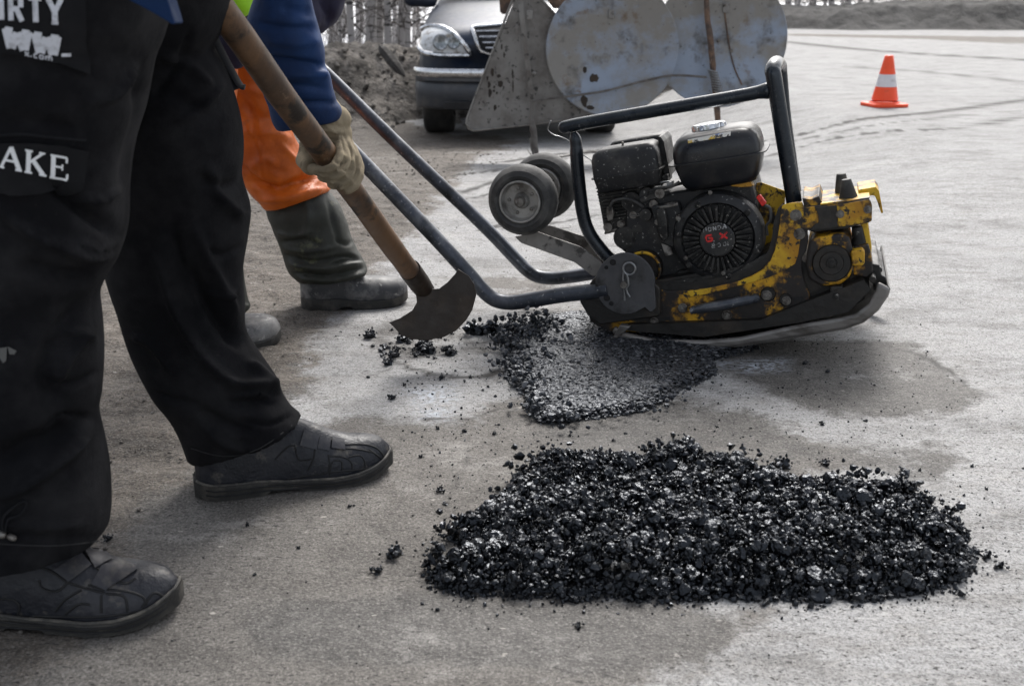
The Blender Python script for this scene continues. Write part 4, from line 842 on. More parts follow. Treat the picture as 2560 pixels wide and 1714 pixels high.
LT = {
 'A': ([(0, 0, .5, 1, .8), (.5, 1, 1, 0, 1.2), (.2, .36, .8, .36, .6), (-.12, 0, .18, 0, .5), (.78, 0, 1.14, 0, .5)], .75),
 'K': ([(.12, 0, .12, 1, 1.2), (.12, .42, .9, 1, .7), (.38, .58, .95, 0, 1.1), (-.08, 0, .34, 0, .5), (-.08, 1, .34, 1, .5), (.68, 1, 1.02, 1, .5), (.72, 0, 1.12, 0, .5)], .75),
 'E': ([(.12, 0, .12, 1, 1.2), (-.06, 1, .92, 1, .55), (-.06, 0, .98, 0, .55), (.12, .52, .66, .52, .5), (.92, 1, .92, .76, .5), (.98, 0, .98, .26, .5), (.66, .66, .66, .38, .4)], .68),
 'W': ([(0, 1, .28, 0, 1.1), (.28, 0, .5, .95, .8), (.5, .95, .72, 0, 1.1), (.72, 0, 1, 1, .8), (-.12, 1, .16, 1, .5), (.86, 1, 1.12, 1, .5)], 1.0),
 'b_D': ([(.08, 0, .08, 1, 1), (.08, .97, .7, .97, 1), (.08, .03, .7, .03, 1), (.85, .12, .85, .88, 1)], .5),
 'b_I': ([(.5, 0, .5, 1, 1.2)], .22),
 'b_R': ([(.1, 0, .1, 1, 1), (.1, .96, .7, .96, 1), (.1, .48, .7, .48, 1), (.82, .55, .82, .9, 1), (.5, .48, .88, 0, 1)], .55),
 'b_T': ([(.5, 0, .5, 1, 1.1), (0, .96, 1, .96, 1)], .5),
 'b_Y': ([(.5, 0, .5, .5, 1.1), (.5, .45, .02, 1, 1), (.5, .45, .98, 1, 1), (.26, .02, .74, .02, .6)], .55),
 'b_W': ([(0.02, 1, .2, 0, 1.3), (.22, 0, .5, .85, 1.2), (.5, .85, .76, 0, 1.2), (.78, 0, .98, 1, 1.3), (-.04, .94, .30, .94, .8), (.70, .94, 1.04, .94, .8)], .95),
 '.': ([(.3, .02, .3, .2, 1.4)], .2),
 'H': ([(.1, 0, .1, 1, 1), (.9, 0, .9, 1, 1), (.1, .5, .9, .5, 1)], .7), 'O': ([(.1, .1, .1, .9, 1), (.9, .1, .9, .9, 1), (.1, .95, .9, .95, 1), (.1, .05, .9, .05, 1)], .7),
 'N': ([(.1, 0, .1, 1, 1), (.9, 0, .9, 1, 1), (.1, 1, .9, 0, 1)], .7), 'D': ([(.1, 0, .1, 1, 1), (.1, .95, .7, .95, 1), (.1, .05, .7, .05, 1), (.9, .15, .9, .85, 1)], .7),
 'G': ([(.1, .1, .1, .9, 1), (.1, .95, .9, .95, 1), (.1, .05, .9, .05, 1), (.9, .05, .9, .5, 1), (.5, .5, .9, .5, 1)], .8), 'X': ([(0, 0, 1, 1, 1), (0, 1, 1, 0, 1)], .8),
 'c': ([(.1, .08, .1, .55, 1), (.1, .58, .85, .58, 1), (.1, .04, .85, .04, 1)], .45), 'o': ([(.1, .08, .1, .55, 1), (.85, .08, .85, .55, 1), (.1, .58, .85, .58, 1), (.1, .04, .85, .04, 1)], .5),
 'm': ([(.05, 0, .05, .6, 1), (.5, 0, .5, .58, 1), (.95, 0, .95, .56, 1), (.05, .6, .95, .6, 1)], .75), 'x': ([(0, 0, 1, .6, 1), (0, .6, 1, 0, 1)], .45),
 '2': ([(.0, .95, .9, .95, 1), (.9, .9, .9, .55, 1), (.9, .52, .05, .48, 1), (.05, .48, .05, .05, 1), (.05, .04, .95, .04, 1)], .6), '0': ([(.1, .1, .1, .9, 1), (.9, .1, .9, .9, 1), (.1, .95, .9, .95, 1), (.1, .05, .9, .05, 1)], .6),
}
rb_ = bvh_of([rec])
mb = MB(); strokes(mb, [LT[c] for c in 'HONDA'], Z6(402, 760), (11.8, -2.2), (-1.2, -9.5), 2.3, .32, rb_, off=.0012, step=5); mb.build('lettering', M['grey_ink'], rec, smooth=False)
mb = MB(); strokes(mb, [LT[c] for c in 'GX'], Z6(414, 822), (24, -4.2), (-.8, -16), 4.8, .7, rb_, off=.0012, step=6); mb.build('lettering', M['red_ink'], rec, smooth=False)
mb = MB(); strokes(mb, [LT[c] for c in '200'], Z6(455, 858), (13, -2.2), (-1, -9), 1.4, .5, rb_, off=.0012, step=5); mb.build('lettering', M['grey_ink'], rec, smooth=False)
# starter grip and its guide
prism('starter_bracket', rpoly([Z6(*p) for p in [(70, 600), (240, 572), (262, 640), (255, 800), (210, 860), (130, 830), (95, 720)]], 5), .055, .10, M['engine'], bevel=.004)
prism('starter_grip', rpoly([Z6(*p) for p in [(100, 625), (150, 610), (172, 690), (175, 800), (150, 822), (118, 790)]], 4), .034, .056, M['engine_metal'], bevel=.004)
prism('bracket_plate', [Z6(*p) for p in [(112, 600), (240, 575), (240, 592), (130, 615)]], .050, .054, M['bolt'], bevel=.001)
prism('lower_stay', [Z6(*p) for p in [(125, 800), (180, 790), (208, 900), (160, 912)]], .06, .066, M['arm_metal'], bevel=.001)
rsw = prism('stop_switch', rpoly([Z6(*p) for p in [(732, 540), (760, 524), (800, 578), (772, 600)]], 3), .045, .06, M['red_plastic'], bevel=.002)
mtube('switch_cable', [(*Z6(790, 590), .06), (*Z6(822, 610), .06), (*Z6(826, 680), .06), (*Z6(800, 720), .07), (*Z6(806, 780), .07)], .003, M['seam_light'])
# cage
mtube('cage_bar', [(1411, 318, .13), (1470, 306, .13), (1700, 266, .13), (1850, 240, .13), (1895, 231, .13), (1925, 226, .13)], [17 * RSC] * 25 + [18 * RSC, 19 * RSC, 20 * RSC, 21 * RSC, 20 * RSC, 18 * RSC], M['tube_dark'], k=6, dome=True)
mtube('cage_front_post', [(1985, 505, .12), (1975, 440, .12), (1955, 320, .12), (1936, 200, .12), (1932, 178, .125), (1936, 166, .145), (1940, 160, .18), (1944, 160, .25), (1948, 166, .285), (1950, 190, .30), (1960, 300, .305), (1985, 480, .305)], 20 * RSC, M['tube_dark'], k=6)
mtube('cage_rear_post', [(1434, 330, .13), (1440, 360, .13), (1444, 420, .13), (1455, 520, .13), (1470, 575, .13), (1500, 620, .13), (1545, 670, .13)], [7 * RSC, 9 * RSC, 12 * RSC, 14 * RSC] + [16 * RSC] * 4 + [18 * RSC] * 29, M['tube_dark'], k=6)
mtube('throttle_wire', [(*Z5(695, 85), .13), (*Z5(665, 160), .13), (*Z5(685, 198), .13), (*Z5(735, 230), .13), (*Z5(785, 243), .13), (*Z5(880, 292), .14), (*Z5(1000, 410), .14), (*Z5(1110, 485), .14)], .0013, M['pin'], n=6)
# transport wheels on their arm
for l, lab in ((.045, 'near'), (.235, 'far')):
    wc = Mp(1299, 505, .045) + AL * (l - .045); s_ = mpx(1299, 505, .045); q = lambda r: r * s_
    mb = MB(); mb.lathe(wc, AL, [(q(50), .012), (q(53), .002), (q(62), -.002), (q(66), .000), (q(74), .002), (q(82), .012), (q(86), .022), (q(86.5), .030), (q(86), .038), (q(82), .050), (q(74), .058), (q(53), .058), (q(50), .048)], 56); wh = mb.build('wheel', M['rubber'], pc, ang=30)
    mb = MB(); mb.lathe(wc, AL, [(q(51), .048), (q(51), .006), (q(48), .004), (q(46), .010), (q(42), .016), (q(20), .018), (q(16), .010), (q(14), .008), (0, .008)], 40); mb.ring(wc + AL * .0, AL, q(49), .003, 48, 8); rm = mb.build('rim', M['rim_metal'], wh)
    for a in range(5):
        mb = MB(); t = TF * math.cos(a * 1.257 + .4) + TN * math.sin(a * 1.257 + .4); mb.lathe(wc + t * q(31) + AL * .018, -AL, [(q(5), 0), (q(4), .004), (0, .005)], 8); mb.build('bolt', M['bolt'], rm)
    mb = MB(); mb.lathe(wc + AL * .01, -AL, [(q(13), 0), (q(13), .012), (q(11), .016), (0, .017)], 20); mb.build('axle_end', M['bolt'], wh)
mtube('axle', [(1299, 505, .04), (1299, 505, .05)], .008, M['bolt'], k=0); 
mb = MB(); a = Mp(1299, 505, .045); mb.tube([a + AL * .04, a + AL * .25], .009, 12); mb.build('axle_tube', M['engine_metal'], pc)
prism('wheel_arm', [(1287, 592), (1345, 580), (1373, 590), (1451, 617), (1503, 655), (1520, 690), (1480, 690), (1458, 672), (1437, 656), (1302, 607)], .10, .105, M['arm_metal'], bevel=.0008)
prism('wheel_arm', [(1373, 564), (1486, 599), (1550, 645), (1540, 680), (1500, 655), (1440, 620), (1345, 592), (1345, 570)], .205, .210, M['arm_metal'], bevel=.0008)
# handle hinge disc
dc = (1563, 709); s_ = mpx(*dc, .004); circ = [(dc[0] + 75 * math.cos(a), dc[1] - 77 * math.sin(a)) for a in [R(x) for x in range(0, 296, 8)]]
circ = [(1636, 712)] + circ[1:] + [Z8(980, 960), Z8(1035, 1012), Z8(1065, 1012), Z8(1108, 965)]
hd = prism('hinge_disc', circ, .000, .007, M['plate_dark'], bevel=.0015)
mb = MB()
for (x, y, r_) in ((610, 440, 8), (535, 500, 5), (540, 850, 8), (592, 915, 6)): mb.lathe(Mp(*Z8(x, y), -.0002), -AL, [(0, 0), (r_ * s_, 0), (r_ * s_, .0008), (r_ * s_ * .9, .0012)], 16)
mb.build('hinge_hole', M['seam_dark'], hd)
mb = MB(); mb.ring(Mp(*Z8(800, 515), -.006), AL, 15 * s_, .0028, 32, 8)
mb.tube([Mp(*Z8(x, y), -.006) for x, y in ((735, 540), (725, 620), (740, 720), (745, 880))], .0023, 8); mb.tube([Mp(*Z8(x, y), -.009) for x, y in ((770, 580), (785, 640), (790, 700), (765, 740), (775, 790), (805, 840))], .0025, 8)
mb.build('split_pin', M['pin'], pc)
barrel('hinge_pin', *Z8(733, 705), -.014, .0, 9, M['bolt'])
prism('hinge_block', rpoly([(1448, 752), (1480, 700), (1560, 640), (1650, 720), (1650, 790), (1500, 812), (1470, 790)], 6), .008, .040, M['grease'], bevel=.003)
prism('rear_bumper_block', rpoly([Z8(*p) for p in [(225, 870), (430, 860), (520, 1000), (560, 1150), (420, 1165), (350, 1120), (310, 980), (250, 920)]], 5), .03, .33, M['grease'], bevel=.004)
# handlebars
h1 = mtube('handlebar', [(1520, 722, .012), (1460, 731, .012), (1400, 738, .012), (1320, 751, .012), (1272, 756, .012), (1236, 748, .012), (1206, 724, .012), (1170, 683, .012), (1080, 585, .012), (905, 403, .012), (820, 315, .012), (700, 190, .012), (600, 90, .012)], 19.5 * s_, M['tube_metal'])
h2 = mtube('handlebar', [(1540, 674, .27), (1480, 683, .27), (1420, 692, .27), (1376, 695, .27), (1342, 690, .27), (1316, 674, .27), (1290, 648, .27), (1200, 555, .27), (1000, 365, .27), (850, 218, .27), (760, 130, .27), (660, 30, .27)], 18.5 * s_, M['tube_metal'])
mb = MB(); mb.tube([Mp(604, 94, .012), Mp(660, 30, .27)], 18 * s_, 14); mb.build('handle_crossbar', M['tube_metal'], pc)
# side carrying handle and its bolts
ch_ = mtube('carry_handle', [(*Z6(335, 1250), .010), (*Z6(375, 1245), .006), (*Z6(420, 1236), .002), (*Z6(560, 1212), .0), (*Z6(680, 1188), .002), (*Z6(745, 1172), .008)], [.018, .015, .0125, .011] + [.0105] * 23 + [.012, .014, .016, .018], M['tube_metal'], flat=[(1, .5)] * 2 + [(1, .8)] * 3 + [(1, 1)] * 21 + [(1, .8)] * 3 + [(1, .5)] * 2)
for (x, y, r_) in ((270, 1238, 9), (550, 1282, 10), (800, 1158, 10), (925, 1192, 9), (90, 1322, 8), (985, 652, 11), (1008, 770, 11), (1265, 645, 8), (1440, 616, 8)):
    bolt(*Z6(x, y), .0255 if y > 700 else .0248, r_)
for (x, y, r_) in ((810, 1150, 19), (920, 1185, 16)): barrel('washer', *Z6(x, y), .0262, .0279, r_, M['grease'])
for (x, y) in ((1000, 1180), (160, 1310)): prism('adjuster_slot', rpoly([Z6(x - 32, y - 8), Z6(x + 32, y - 16), Z6(x + 32, y + 4), Z6(x - 32, y + 12)], 3), .0272, .029, M['seam_dark'], bevel=0)

# ------------------------------------------------------------------ hoe (long wooden handle, half-moon blade)
hA = PD(505, -40, 1.375); hB = PD(1052, 712, 2.235); hdir = (hB - hA).normalized()
hoe = thing('hoe', 'long hoe with a dirty wooden handle and a dark half-moon blade held over the crumbs', 'hoe', hB)
hT = hA - hdir * .42
mb = MB(); q = [hT.lerp(hB, t) for t in np.linspace(0, 1, 24)]; q = [p + Vector((.003 * noise.noise(p * 5), .003 * noise.noise(p * 5 + Vector((3, 1, 2))), .003 * noise.noise(p * 6))) for p in q]
mb.tube(q, [.0205 + .0012 * noise.noise(p * 14) for p in q], 24, dome=True); mb.build('handle', M['wood'], hoe, ang=60)
mb = MB(); mb.tube([hB - hdir * .075, hB - hdir * .01, hB + hdir * .03], [.0225, .0225, .0205], 24); sock = mb.build('socket', M['blade'], hoe, ang=50)
BD = 2.24
bl = [(1042, 700), (1066, 716), (1083, 722), (1098, 721), (1118, 706), (1138, 684), (1145, 672), (1172, 690), (1186, 712), (1190, 738), (1180, 775), (1165, 800), (1140, 826), (1110, 842), (1070, 850), (1030, 848), (1003, 838), (985, 818), (972, 806), (1000, 795), (1030, 776), (1042, 756), (1040, 738), (1030, 722)]
mb = MB(); A = [PD(u, v, BD + .00008 * (v - 700) + .00018 * (u - 1080)) for u, v in bl]
mb.extrude(A, (Vector(ray(1080, 780)).normalized() + Vector((.2, 0, 0))).normalized() * .005); mb.build('blade', M['blade'], hoe, bevel=.001)

# ------------------------------------------------------------------ people helpers
def ring_pts(PL, PR, ratio, n, e=2.25):
    c = (PL + PR) / 2; ax = (PR - PL) / 2; r = ax.length; dy = Vector((0, 1, 0)); dy = (dy - ax.normalized() * dy.dot(ax.normalized())).normalized() * r * ratio; out = []
    for k in range(n):
        a = 2 * math.pi * k / n; ca, sa = math.cos(a), math.sin(a)
        out.append(c + ax * math.copysign(abs(ca) ** (2 / e), ca) + dy * math.copysign(abs(sa) ** (2 / e), sa))
    return out
def loft(keys, n=48, sub=6):
    """keys: (PL, PR, ratio): rings between silhouette points, blended smoothly"""
    L = smooth_path([k[0] for k in keys], sub); Rr = smooth_path([k[1] for k in keys], sub); q = np.interp(np.linspace(0, len(keys) - 1, len(L)), range(len(keys)), [k[2] for k in keys])
    V = []; F = []
    for a, b, c in zip(L, Rr, q): V += ring_pts(a, b, c, n)
    m = len(L)
    for j in range(m - 1):
        for k in range(n): F.append((j * n + k, j * n + (k + 1) % n, (j + 1) * n + (k + 1) % n, (j + 1) * n + k))
    F.append(tuple(range(n))); F.append(tuple(range((m - 1) * n, m * n)))
    return V, F
def yk(uL, vL, uR, vR, Y, ratio=.9): return (P(uL, vL, Y), P(uR, vR, Y), ratio)
def dk(uL, vL, uR, vR, D, ratio=.9): return (PD(uL, vL, D), PD(uR, vR, D), ratio)
def fold_disp(folds, rough=.0, rs=6, stretch=(1, 1, 1)):
    """cloth folds drawn as lines on the side of the garment that faces the road"""
    segs = []
    for px, wd, amp in folds:
        pts = smooth_path([Vector((a, b, 0)) for a, b in px], 4)
        segs.append(([(p.x, p.y) for p in pts], wd, amp))
    def f(p, n):
        u, v = proj(p); d = 0.0
        face = max(0.0, -(n.dot((p - CAM).normalized())))
        for pts, wd, amp in segs:
            best = 1e9; tt = 0; m = len(pts)
            for i in range(m - 1):
                ax, ay = pts[i]; bx, by = pts[i + 1]; L2 = (bx - ax) ** 2 + (by - ay) ** 2 + 1e-9
                t = max(0, min(1, ((u - ax) * (bx - ax) + (v - ay) * (by - ay)) / L2)); q = (u - ax - t * (bx - ax)) ** 2 + (v - ay - t * (by - ay)) ** 2
                if q < best: best = q; tt = (i + t) / (m - 1)
            if best < (wd * 3) ** 2: d += amp * math.exp(-best / (wd * wd)) * min(1, 4 * min(tt, 1 - tt) + .25)
        d *= min(1, face * 1.6)
        if rough: d += rough * noise.fractal(Vector((p.x * stretch[0], p.y * stretch[1], p.z * stretch[2])) * rs, 1, 2, 3)
        return d
    return f
def merge(*vf):
    V = []; F = []
    for v, f in vf: n = len(V); V += v; F += [tuple(i + n for i in g) for g in f]
    return V, F
def caps(*chains):
    mb = MB()
    for pts, rad in chains: mb.tube(pts, rad, 20, dome=True)
    return mb.V, mb.F
def shoe_parts(par, heel, toe, side, L, wmax, prof, sprof, mat_u, mat_s, spring=.010):
    d = (toe - heel).normalized(); d.z = 0; d.normalize(); n = side
    wf = lambda s: wmax * (np.interp(s, [0, .03, .08, .2, .35, .5, .68, .8, .9, .96, 1], [.28, .52, .68, .76, .72, .80, 1.0, .98, .80, .55, .18]))
    off = lambda s: .0
    lift = lambda s: spring * max(0, (s - .72) / .28) ** 2 + .003 * max(0, (.06 - s) / .06)
    mb = MB(); K = 26; st = np.concatenate([[0, .015, .04], np.linspace(.08, .92, 22), [.95, .975, .99, 1.0]]); V = []; F = []
    for s in st:
        c = heel + d * (s * L); w_ = wf(s) * .95; zb = np.interp(s, *sprof) + lift(s) - .006; zt = np.interp(s, *prof) + lift(s) * .6
        for k in range(K):
            a = math.pi * (k / (K - 1)); x = math.cos(a); y = math.sin(a); hy = y ** .75; nar = 1 - (.36 if zt > .07 else .22) * y ** 2
            V.append(c + n * (math.copysign(abs(x) ** .75, x) * w_ * nar) + Vector((0, 0, zb + (zt - zb) * hy)))
    m = len(st)
    for j in range(m - 1):
        for k in range(K - 1): F.append((j * K + k, j * K + k + 1, (j + 1) * K + k + 1, (j + 1) * K + k))
        F.append((j * K + K - 1, j * K, (j + 1) * K, (j + 1) * K + K - 1))
    F.append(tuple(range(K))); F.append(tuple(range((m - 1) * K, m * K)))
    up_ = mkobj('shoe', V, F, mat_u, par, ang=70)
    V = []; F = []; sec = [(-.98, 0), (-1.05, .004), (-1.02, .5), (-1.06, .8), (-1.0, 1), (1.0, 1), (1.06, .8), (1.02, .5), (1.05, .004), (.98, 0)]
    for j, s in enumerate(st):
        c = heel + d * (s * L + (.004 if s > .98 else (-.004 if s < .01 else 0))); zt = np.interp(s, *sprof) + lift(s); zb = lift(s) + (.006 if .34 < s < .5 else .0)
        for x, t in sec: V.append(c + n * x * (wf(s) + .002) + Vector((0, 0, zb + (zt - zb) * t + (.0012 * math.sin(s * 90) if t < .1 else 0))))
    Kk = len(sec)
    for j in range(m - 1):
        for k in range(Kk): F.append((j * Kk + k, j * Kk + (k + 1) % Kk, (j + 1) * Kk + (k + 1) % Kk, (j + 1) * Kk + k))
    F.append(tuple(range(Kk))); F.append(tuple(range((m - 1) * Kk, m * Kk)))
    sl = mkobj('sole', V, F, mat_s, up_, ang=40)
    wl = [heel + d * (s * L) - n * (wf(s) + .002) + Vector((0, 0, np.interp(s, *sprof) + lift(s) + .0005)) for s in st] ; wr = [heel + d * (s * L) + n * (wf(s) + .002) + Vector((0, 0, np.interp(s, *sprof) + lift(s) + .0005)) for s in st[::-1]]
    mb = MB(); mb.tube(smooth_path(wl + wr, 2), .0022, 8); mb.build('welt', M['welt'], up_)
    for t_ in (.35, .68):
        gl_ = [heel + d * (s * L) - n * (wf(s) * 1.058 + .002) + Vector((0, 0, np.interp(s, *sprof) * t_ + lift(s))) for s in st[2:-2]]; mb = MB(); mb.tube(gl_, .0011, 6); mb.build('sole_groove', M['seam_dark'], up_)
    return up_, sl
def horiz_side(a, b):
    d = (b - a); d.z = 0; d.normalize(); return Vector((-d.y, d.x, 0))

# ------------------------------------------------------------------ the man with the hoe
YN = G(150, 1585).y + .045; YF = G(650, 1240).y + .03
man = thing('person', 'man in black trousers and blue padded jacket, legs apart, working with the hoe', 'person', (P(330, 1400, 1.35).x, 1.35, 0))
near_keys = [yk(-300, -190, 400, -190, YN + .02, .8), yk(-300, 0, 392, 0, YN + .02), yk(-300, 150, 372, 150, YN), yk(-300, 265, 353, 265, YN), yk(-290, 367, 322, 367, YN), yk(-270, 470, 309, 470, YN), yk(-250, 571, 305, 571, YN), yk(-240, 640, 286, 640, YN), yk(-230, 690, 262, 690, YN),
    yk(-220, 740, 238, 740, YN), yk(-205, 806, 243, 806, YN), yk(-200, 902, 247, 902, YN), yk(-195, 997, 240, 997, YN), yk(-190, 1043, 232, 1043, YN), yk(-185, 1122, 252, 1122, YN), yk(-185, 1196, 263, 1196, YN), yk(-185, 1278, 265, 1278, YN), yk(-180, 1365, 258, 1345, YN)]
far_keys = [yk(120, -190, 480, -190, YF - .1, .8), yk(180, 0, 480, 0, YF - .07), yk(200, 53, 496, 53, YF - .06), yk(220, 120, 532, 120, YF - .05), yk(230, 184, 562, 184, YF - .05), yk(240, 306, 602, 306, YF - .04), yk(242, 388, 607, 388, YF - .03), yk(245, 449, 603, 449, YF - .02), yk(248, 530, 622, 530, YF), yk(255, 592, 616, 592, YF),
    yk(268, 672, 603, 672, YF), yk(300, 768, 606, 768, YF), yk(324, 833, 609, 833, YF), yk(354, 905, 648, 895, YF), yk(388, 980, 690, 960, YF), yk(424, 1030, 706, 1000, YF), yk(455, 1085, 728, 1030, YF), yk(472, 1140, 752, 1052, YF + .02)]
pel = P(120, -260, 1.33); sho = pel + Vector((.34, .05, .48)); shoL = sho + Vector((.02, -.17, 0)); shoR = sho + Vector((.03, .17, -.03))
tr_folds = [([(300, 470), (260, 500), (180, 505)], 7, .006), ([(305, 600), (250, 620), (190, 600)], 7, .006), ([(240, 850), (180, 830), (120, 850)], 8, .006), ([(245, 930), (190, 960), (120, 950)], 8, -.006), ([(232, 1045), (170, 1040), (110, 1075)], 7, -.007), ([(612, 610), (560, 640), (520, 620)], 7, -.006), ([(606, 700), (560, 740), (500, 735)], 8, .006), ([(700, 1000), (640, 985), (570, 1000)], 7, .007), ([(330, 840), (380, 860), (430, 930)], 8, .006), ([(390, 980), (440, 1000), (500, 1010)], 7, -.006), ([(735, 1035), (680, 1060), (600, 1050)], 6, -.005), ([(350, 160), (300, 230), (220, 260)], 9, .006), ([(480, 80), (440, 170), (380, 240)], 9, -.006), ([(560, 200), (500, 280), (440, 300)], 9, .006),
    ([(0, 505), (60, 570), (140, 610), (210, 636), (285, 640)], 15, .012), ([(120, 455), (200, 520), (290, 585)], 18, -.012), ([(60, 660), (160, 690), (240, 690)], 22, -.008),
    ([(-10, 1245), (60, 1215), (130, 1165), (185, 1120), (225, 1070)], 16, .012), ([(-20, 1160), (60, 1120), (140, 1100), (180, 1060)], 26, -.014), ([(240, 800), (190, 870), (150, 930), (150, 960)], 16, .007), ([(160, 1000), (110, 950), (120, 880), (200, 760)], 22, -.008),
    ([(355, 160), (345, 280), (318, 380), (300, 470)], 14, -.006), ([(10, 300), (100, 310), (200, 330)], 24, -.006), ([(220, 1310), (100, 1320), (0, 1310)], 10, .004), ([(0, 1335), (120, 1345), (255, 1338)], 5, -.003),
    ([(395, 650), (430, 760), (480, 850), (520, 910), (580, 955), (650, 960), (700, 950)], 13, .012), ([(470, 660), (520, 760), (570, 830), (610, 860)], 20, -.014), ([(480, 560), (540, 690), (590, 790)], 15, .009), ([(430, 560), (460, 700), (500, 800)], 18, -.009), ([(560, 1000), (630, 1010), (700, 990)], 18, -.010),
    ([(620, 905), (660, 930), (705, 985)], 12, .008), ([(400, 140), (470, 165), (530, 220)], 12, .006), ([(330, 250), (420, 230), (520, 290)], 24, -.006), ([(520, 420), (560, 500), (610, 540)], 16, .008), ([(600, 450), (560, 470), (500, 440)], 16, -.008), ([(500, 1060), (560, 1110), (650, 1120), (740, 1060)], 10, .006), ([(490, 1020), (560, 1060), (640, 1080)], 14, -.007)]
V, F = merge(loft(near_keys), loft(far_keys), caps(([pel + Vector((-.05, -.09, -.06)), pel + Vector((-.05, .12, -.02))], [.17, .17]), ([pel + Vector((-.1, -.05, -.1)), P(60, -60, YN)], [.17, .15]), ([pel + Vector((0, .1, -.05)), P(330, -60, YF - .08)], [.16, .13])))
V, F = voxel(V, F, .0055, 4, fold_disp([(a_, w__ * .9, m_ * 1.45) for a_, w__, m_ in tr_folds], .005, 5))
trousers = mkobj('trousers', V, F, M['black_cloth'], man, ang=180)
trb = bvh_of([trousers])
mb = MB(); patch(mb, [(-60, 0), (203, -20), (206, 90), (214, 166), (213, 183), (170, 168), (60, 130), (-60, 105)], trb, .010, 14, .008); flap = mb.build('hip_pouch', M['pocket_cloth'], man, ang=50); fb = bvh_of([flap])
mb = MB(); strokes(mb, [LT[c] for c in ('b_D', 'b_I', 'b_R', 'b_T', 'b_Y')], (-50, 46), (64, 4.0), (-2, -62), 13, .22, fb, off=.0008, step=9); mb.build('lettering', M['white_print'], flap, smooth=False)
mb = MB(); strokes(mb, [LT[c] for c in ('b_W', 'b_W', '.')], (16, 118), (60, 9.5), (-2, -48), 17, .26, fb, off=.0008, step=9); mb.build('lettering', M['white_print'], flap, smooth=False)
mb = MB(); strokes(mb, [LT[c] for c in ('x', '.', 'c', 'o', 'm')], (62, 139), (22, 4.4), (-.5, -17), 3.2, .18, fb, off=.0008, step=6); mb.build('lettering', M['white_print'], flap, smooth=False)
mb = MB(); seam(mb, [(-10, 340), (60, 337), (130, 345), (214, 352)], trb, .0018, .0); mb.build('pocket_seam', M['pocket_cloth'], trousers)
mb = MB(); patch(mb, [(-60, 352), (60, 352), (140, 358), (212, 372), (198, 468), (180, 474), (26, 484), (-60, 462)], trb, .008, 14, .006); flap2 = mb.build('pocket_flap', M['pocket_cloth'], trousers, ang=50); fb2 = bvh_of([flap2])
mb = MB(); strokes(mb, [LT[c] for c in 'WAKE'], (-73, 402), (60, 11.5), (2.0, -54), 9.5, .27, fb2, off=.0008, step=8); mb.build('lettering', M['white_ink'], flap2, smooth=False)
mb = MB(); patch(mb, [(0, 868), (18, 866), (16, 900), (8, 906), (-2, 890)], trb, .002, 6, .001); patch(mb, [(19, 864), (42, 875), (36, 884), (24, 884)], trb, .002, 6, .001); mb.build('sewn_tag', M['seam_light'], trousers)
mb = MB(); q = [hit(trb, *p, .004) or P(p[0], p[1], YN - .1) for p in [(10, 1320), (12, 1290), (35, 1262), (60, 1248), (66, 1262), (48, 1285), (22, 1300), (14, 1322)]]; mb.tube(smooth_path(q, 4), .0016, 6); mb.build('drawcord', M['pocket_cloth'], trousers)
mb = MB(); q = hit(trb, 26, 1340, .004) or P(26, 1340, YN - .1); mb.tube([q + Vector((-.03, 0, .008)), q + Vector((-.008, 0, .002))], .0045, 10, dome=True); mb.tube([q, q + Vector((.004, 0, -.002))], .0035, 8, dome=True); mb.build('cord_lock', M['bolt'], trousers)
mb = MB(); seam(mb, [(-80, 1352), (60, 1362), (160, 1362), (254, 1350)], trb, .001, 0); seam(mb, [(478, 1120), (560, 1140), (650, 1120), (748, 1048)], trb, .001, 0); mb.build('hem_stitch', M['seam_dark'], trousers)
# shoes
fh = G(498, 1262); ft = G(988, 1192); ns = horiz_side(fh, ft); fh2 = fh + ns * .040; ft2 = ft + ns * .040; Lf = (ft2 - fh2).length
prof = ([0, .05, .15, .3, .45, .55, .62, .70, .80, .90, .96, 1.0], [.085, .105, .11, .115, .112, .104, .092, .078, .066, .060, .050, .034]); sp = ([0, .3, .45, .7, .9, 1], [.026, .024, .018, .017, .019, .024])
s1, so1 = shoe_parts(man, fh2, ft2, ns, Lf, .050, prof, sp, M['shoe'], M['sole'], .012)
nh = G(-215, 1590); ntt = G(428, 1573); ns2 = horiz_side(nh, ntt); nh2 = nh + ns2 * .045; nt2 = ntt + ns2 * .045; Ln = (nt2 - nh2).length
s2, so2 = shoe_parts(man, nh2, nt2, ns2, Ln, .053, prof, sp, M['shoe'], M['sole'], .014)
sb = bvh_of([s1]); sb2 = bvh_of([s2])
b2 = lambda x, y: (400 + x / 3.136, 900 + y / 3.136); b1 = lambda x, y: (x / 2.45, 1000 + y / 2.45)
mb = MB(); patch(mb, [b2(1345, 605), b2(1440, 625), b2(1448, 705), b2(1340, 690)], sb, .0042, 6, .004); patch(mb, [b2(1130, 545), b2(1245, 595), b2(1225, 700), b2(1095, 665)], sb, .0036, 7, .0035); patch(mb, [b2(1250, 600), b2(1335, 620), b2(1325, 710), b2(1232, 690)], sb, .0030, 7, .003); mb.build('strap', M['shoe_strap'], s1, ang=50)
mb = MB()
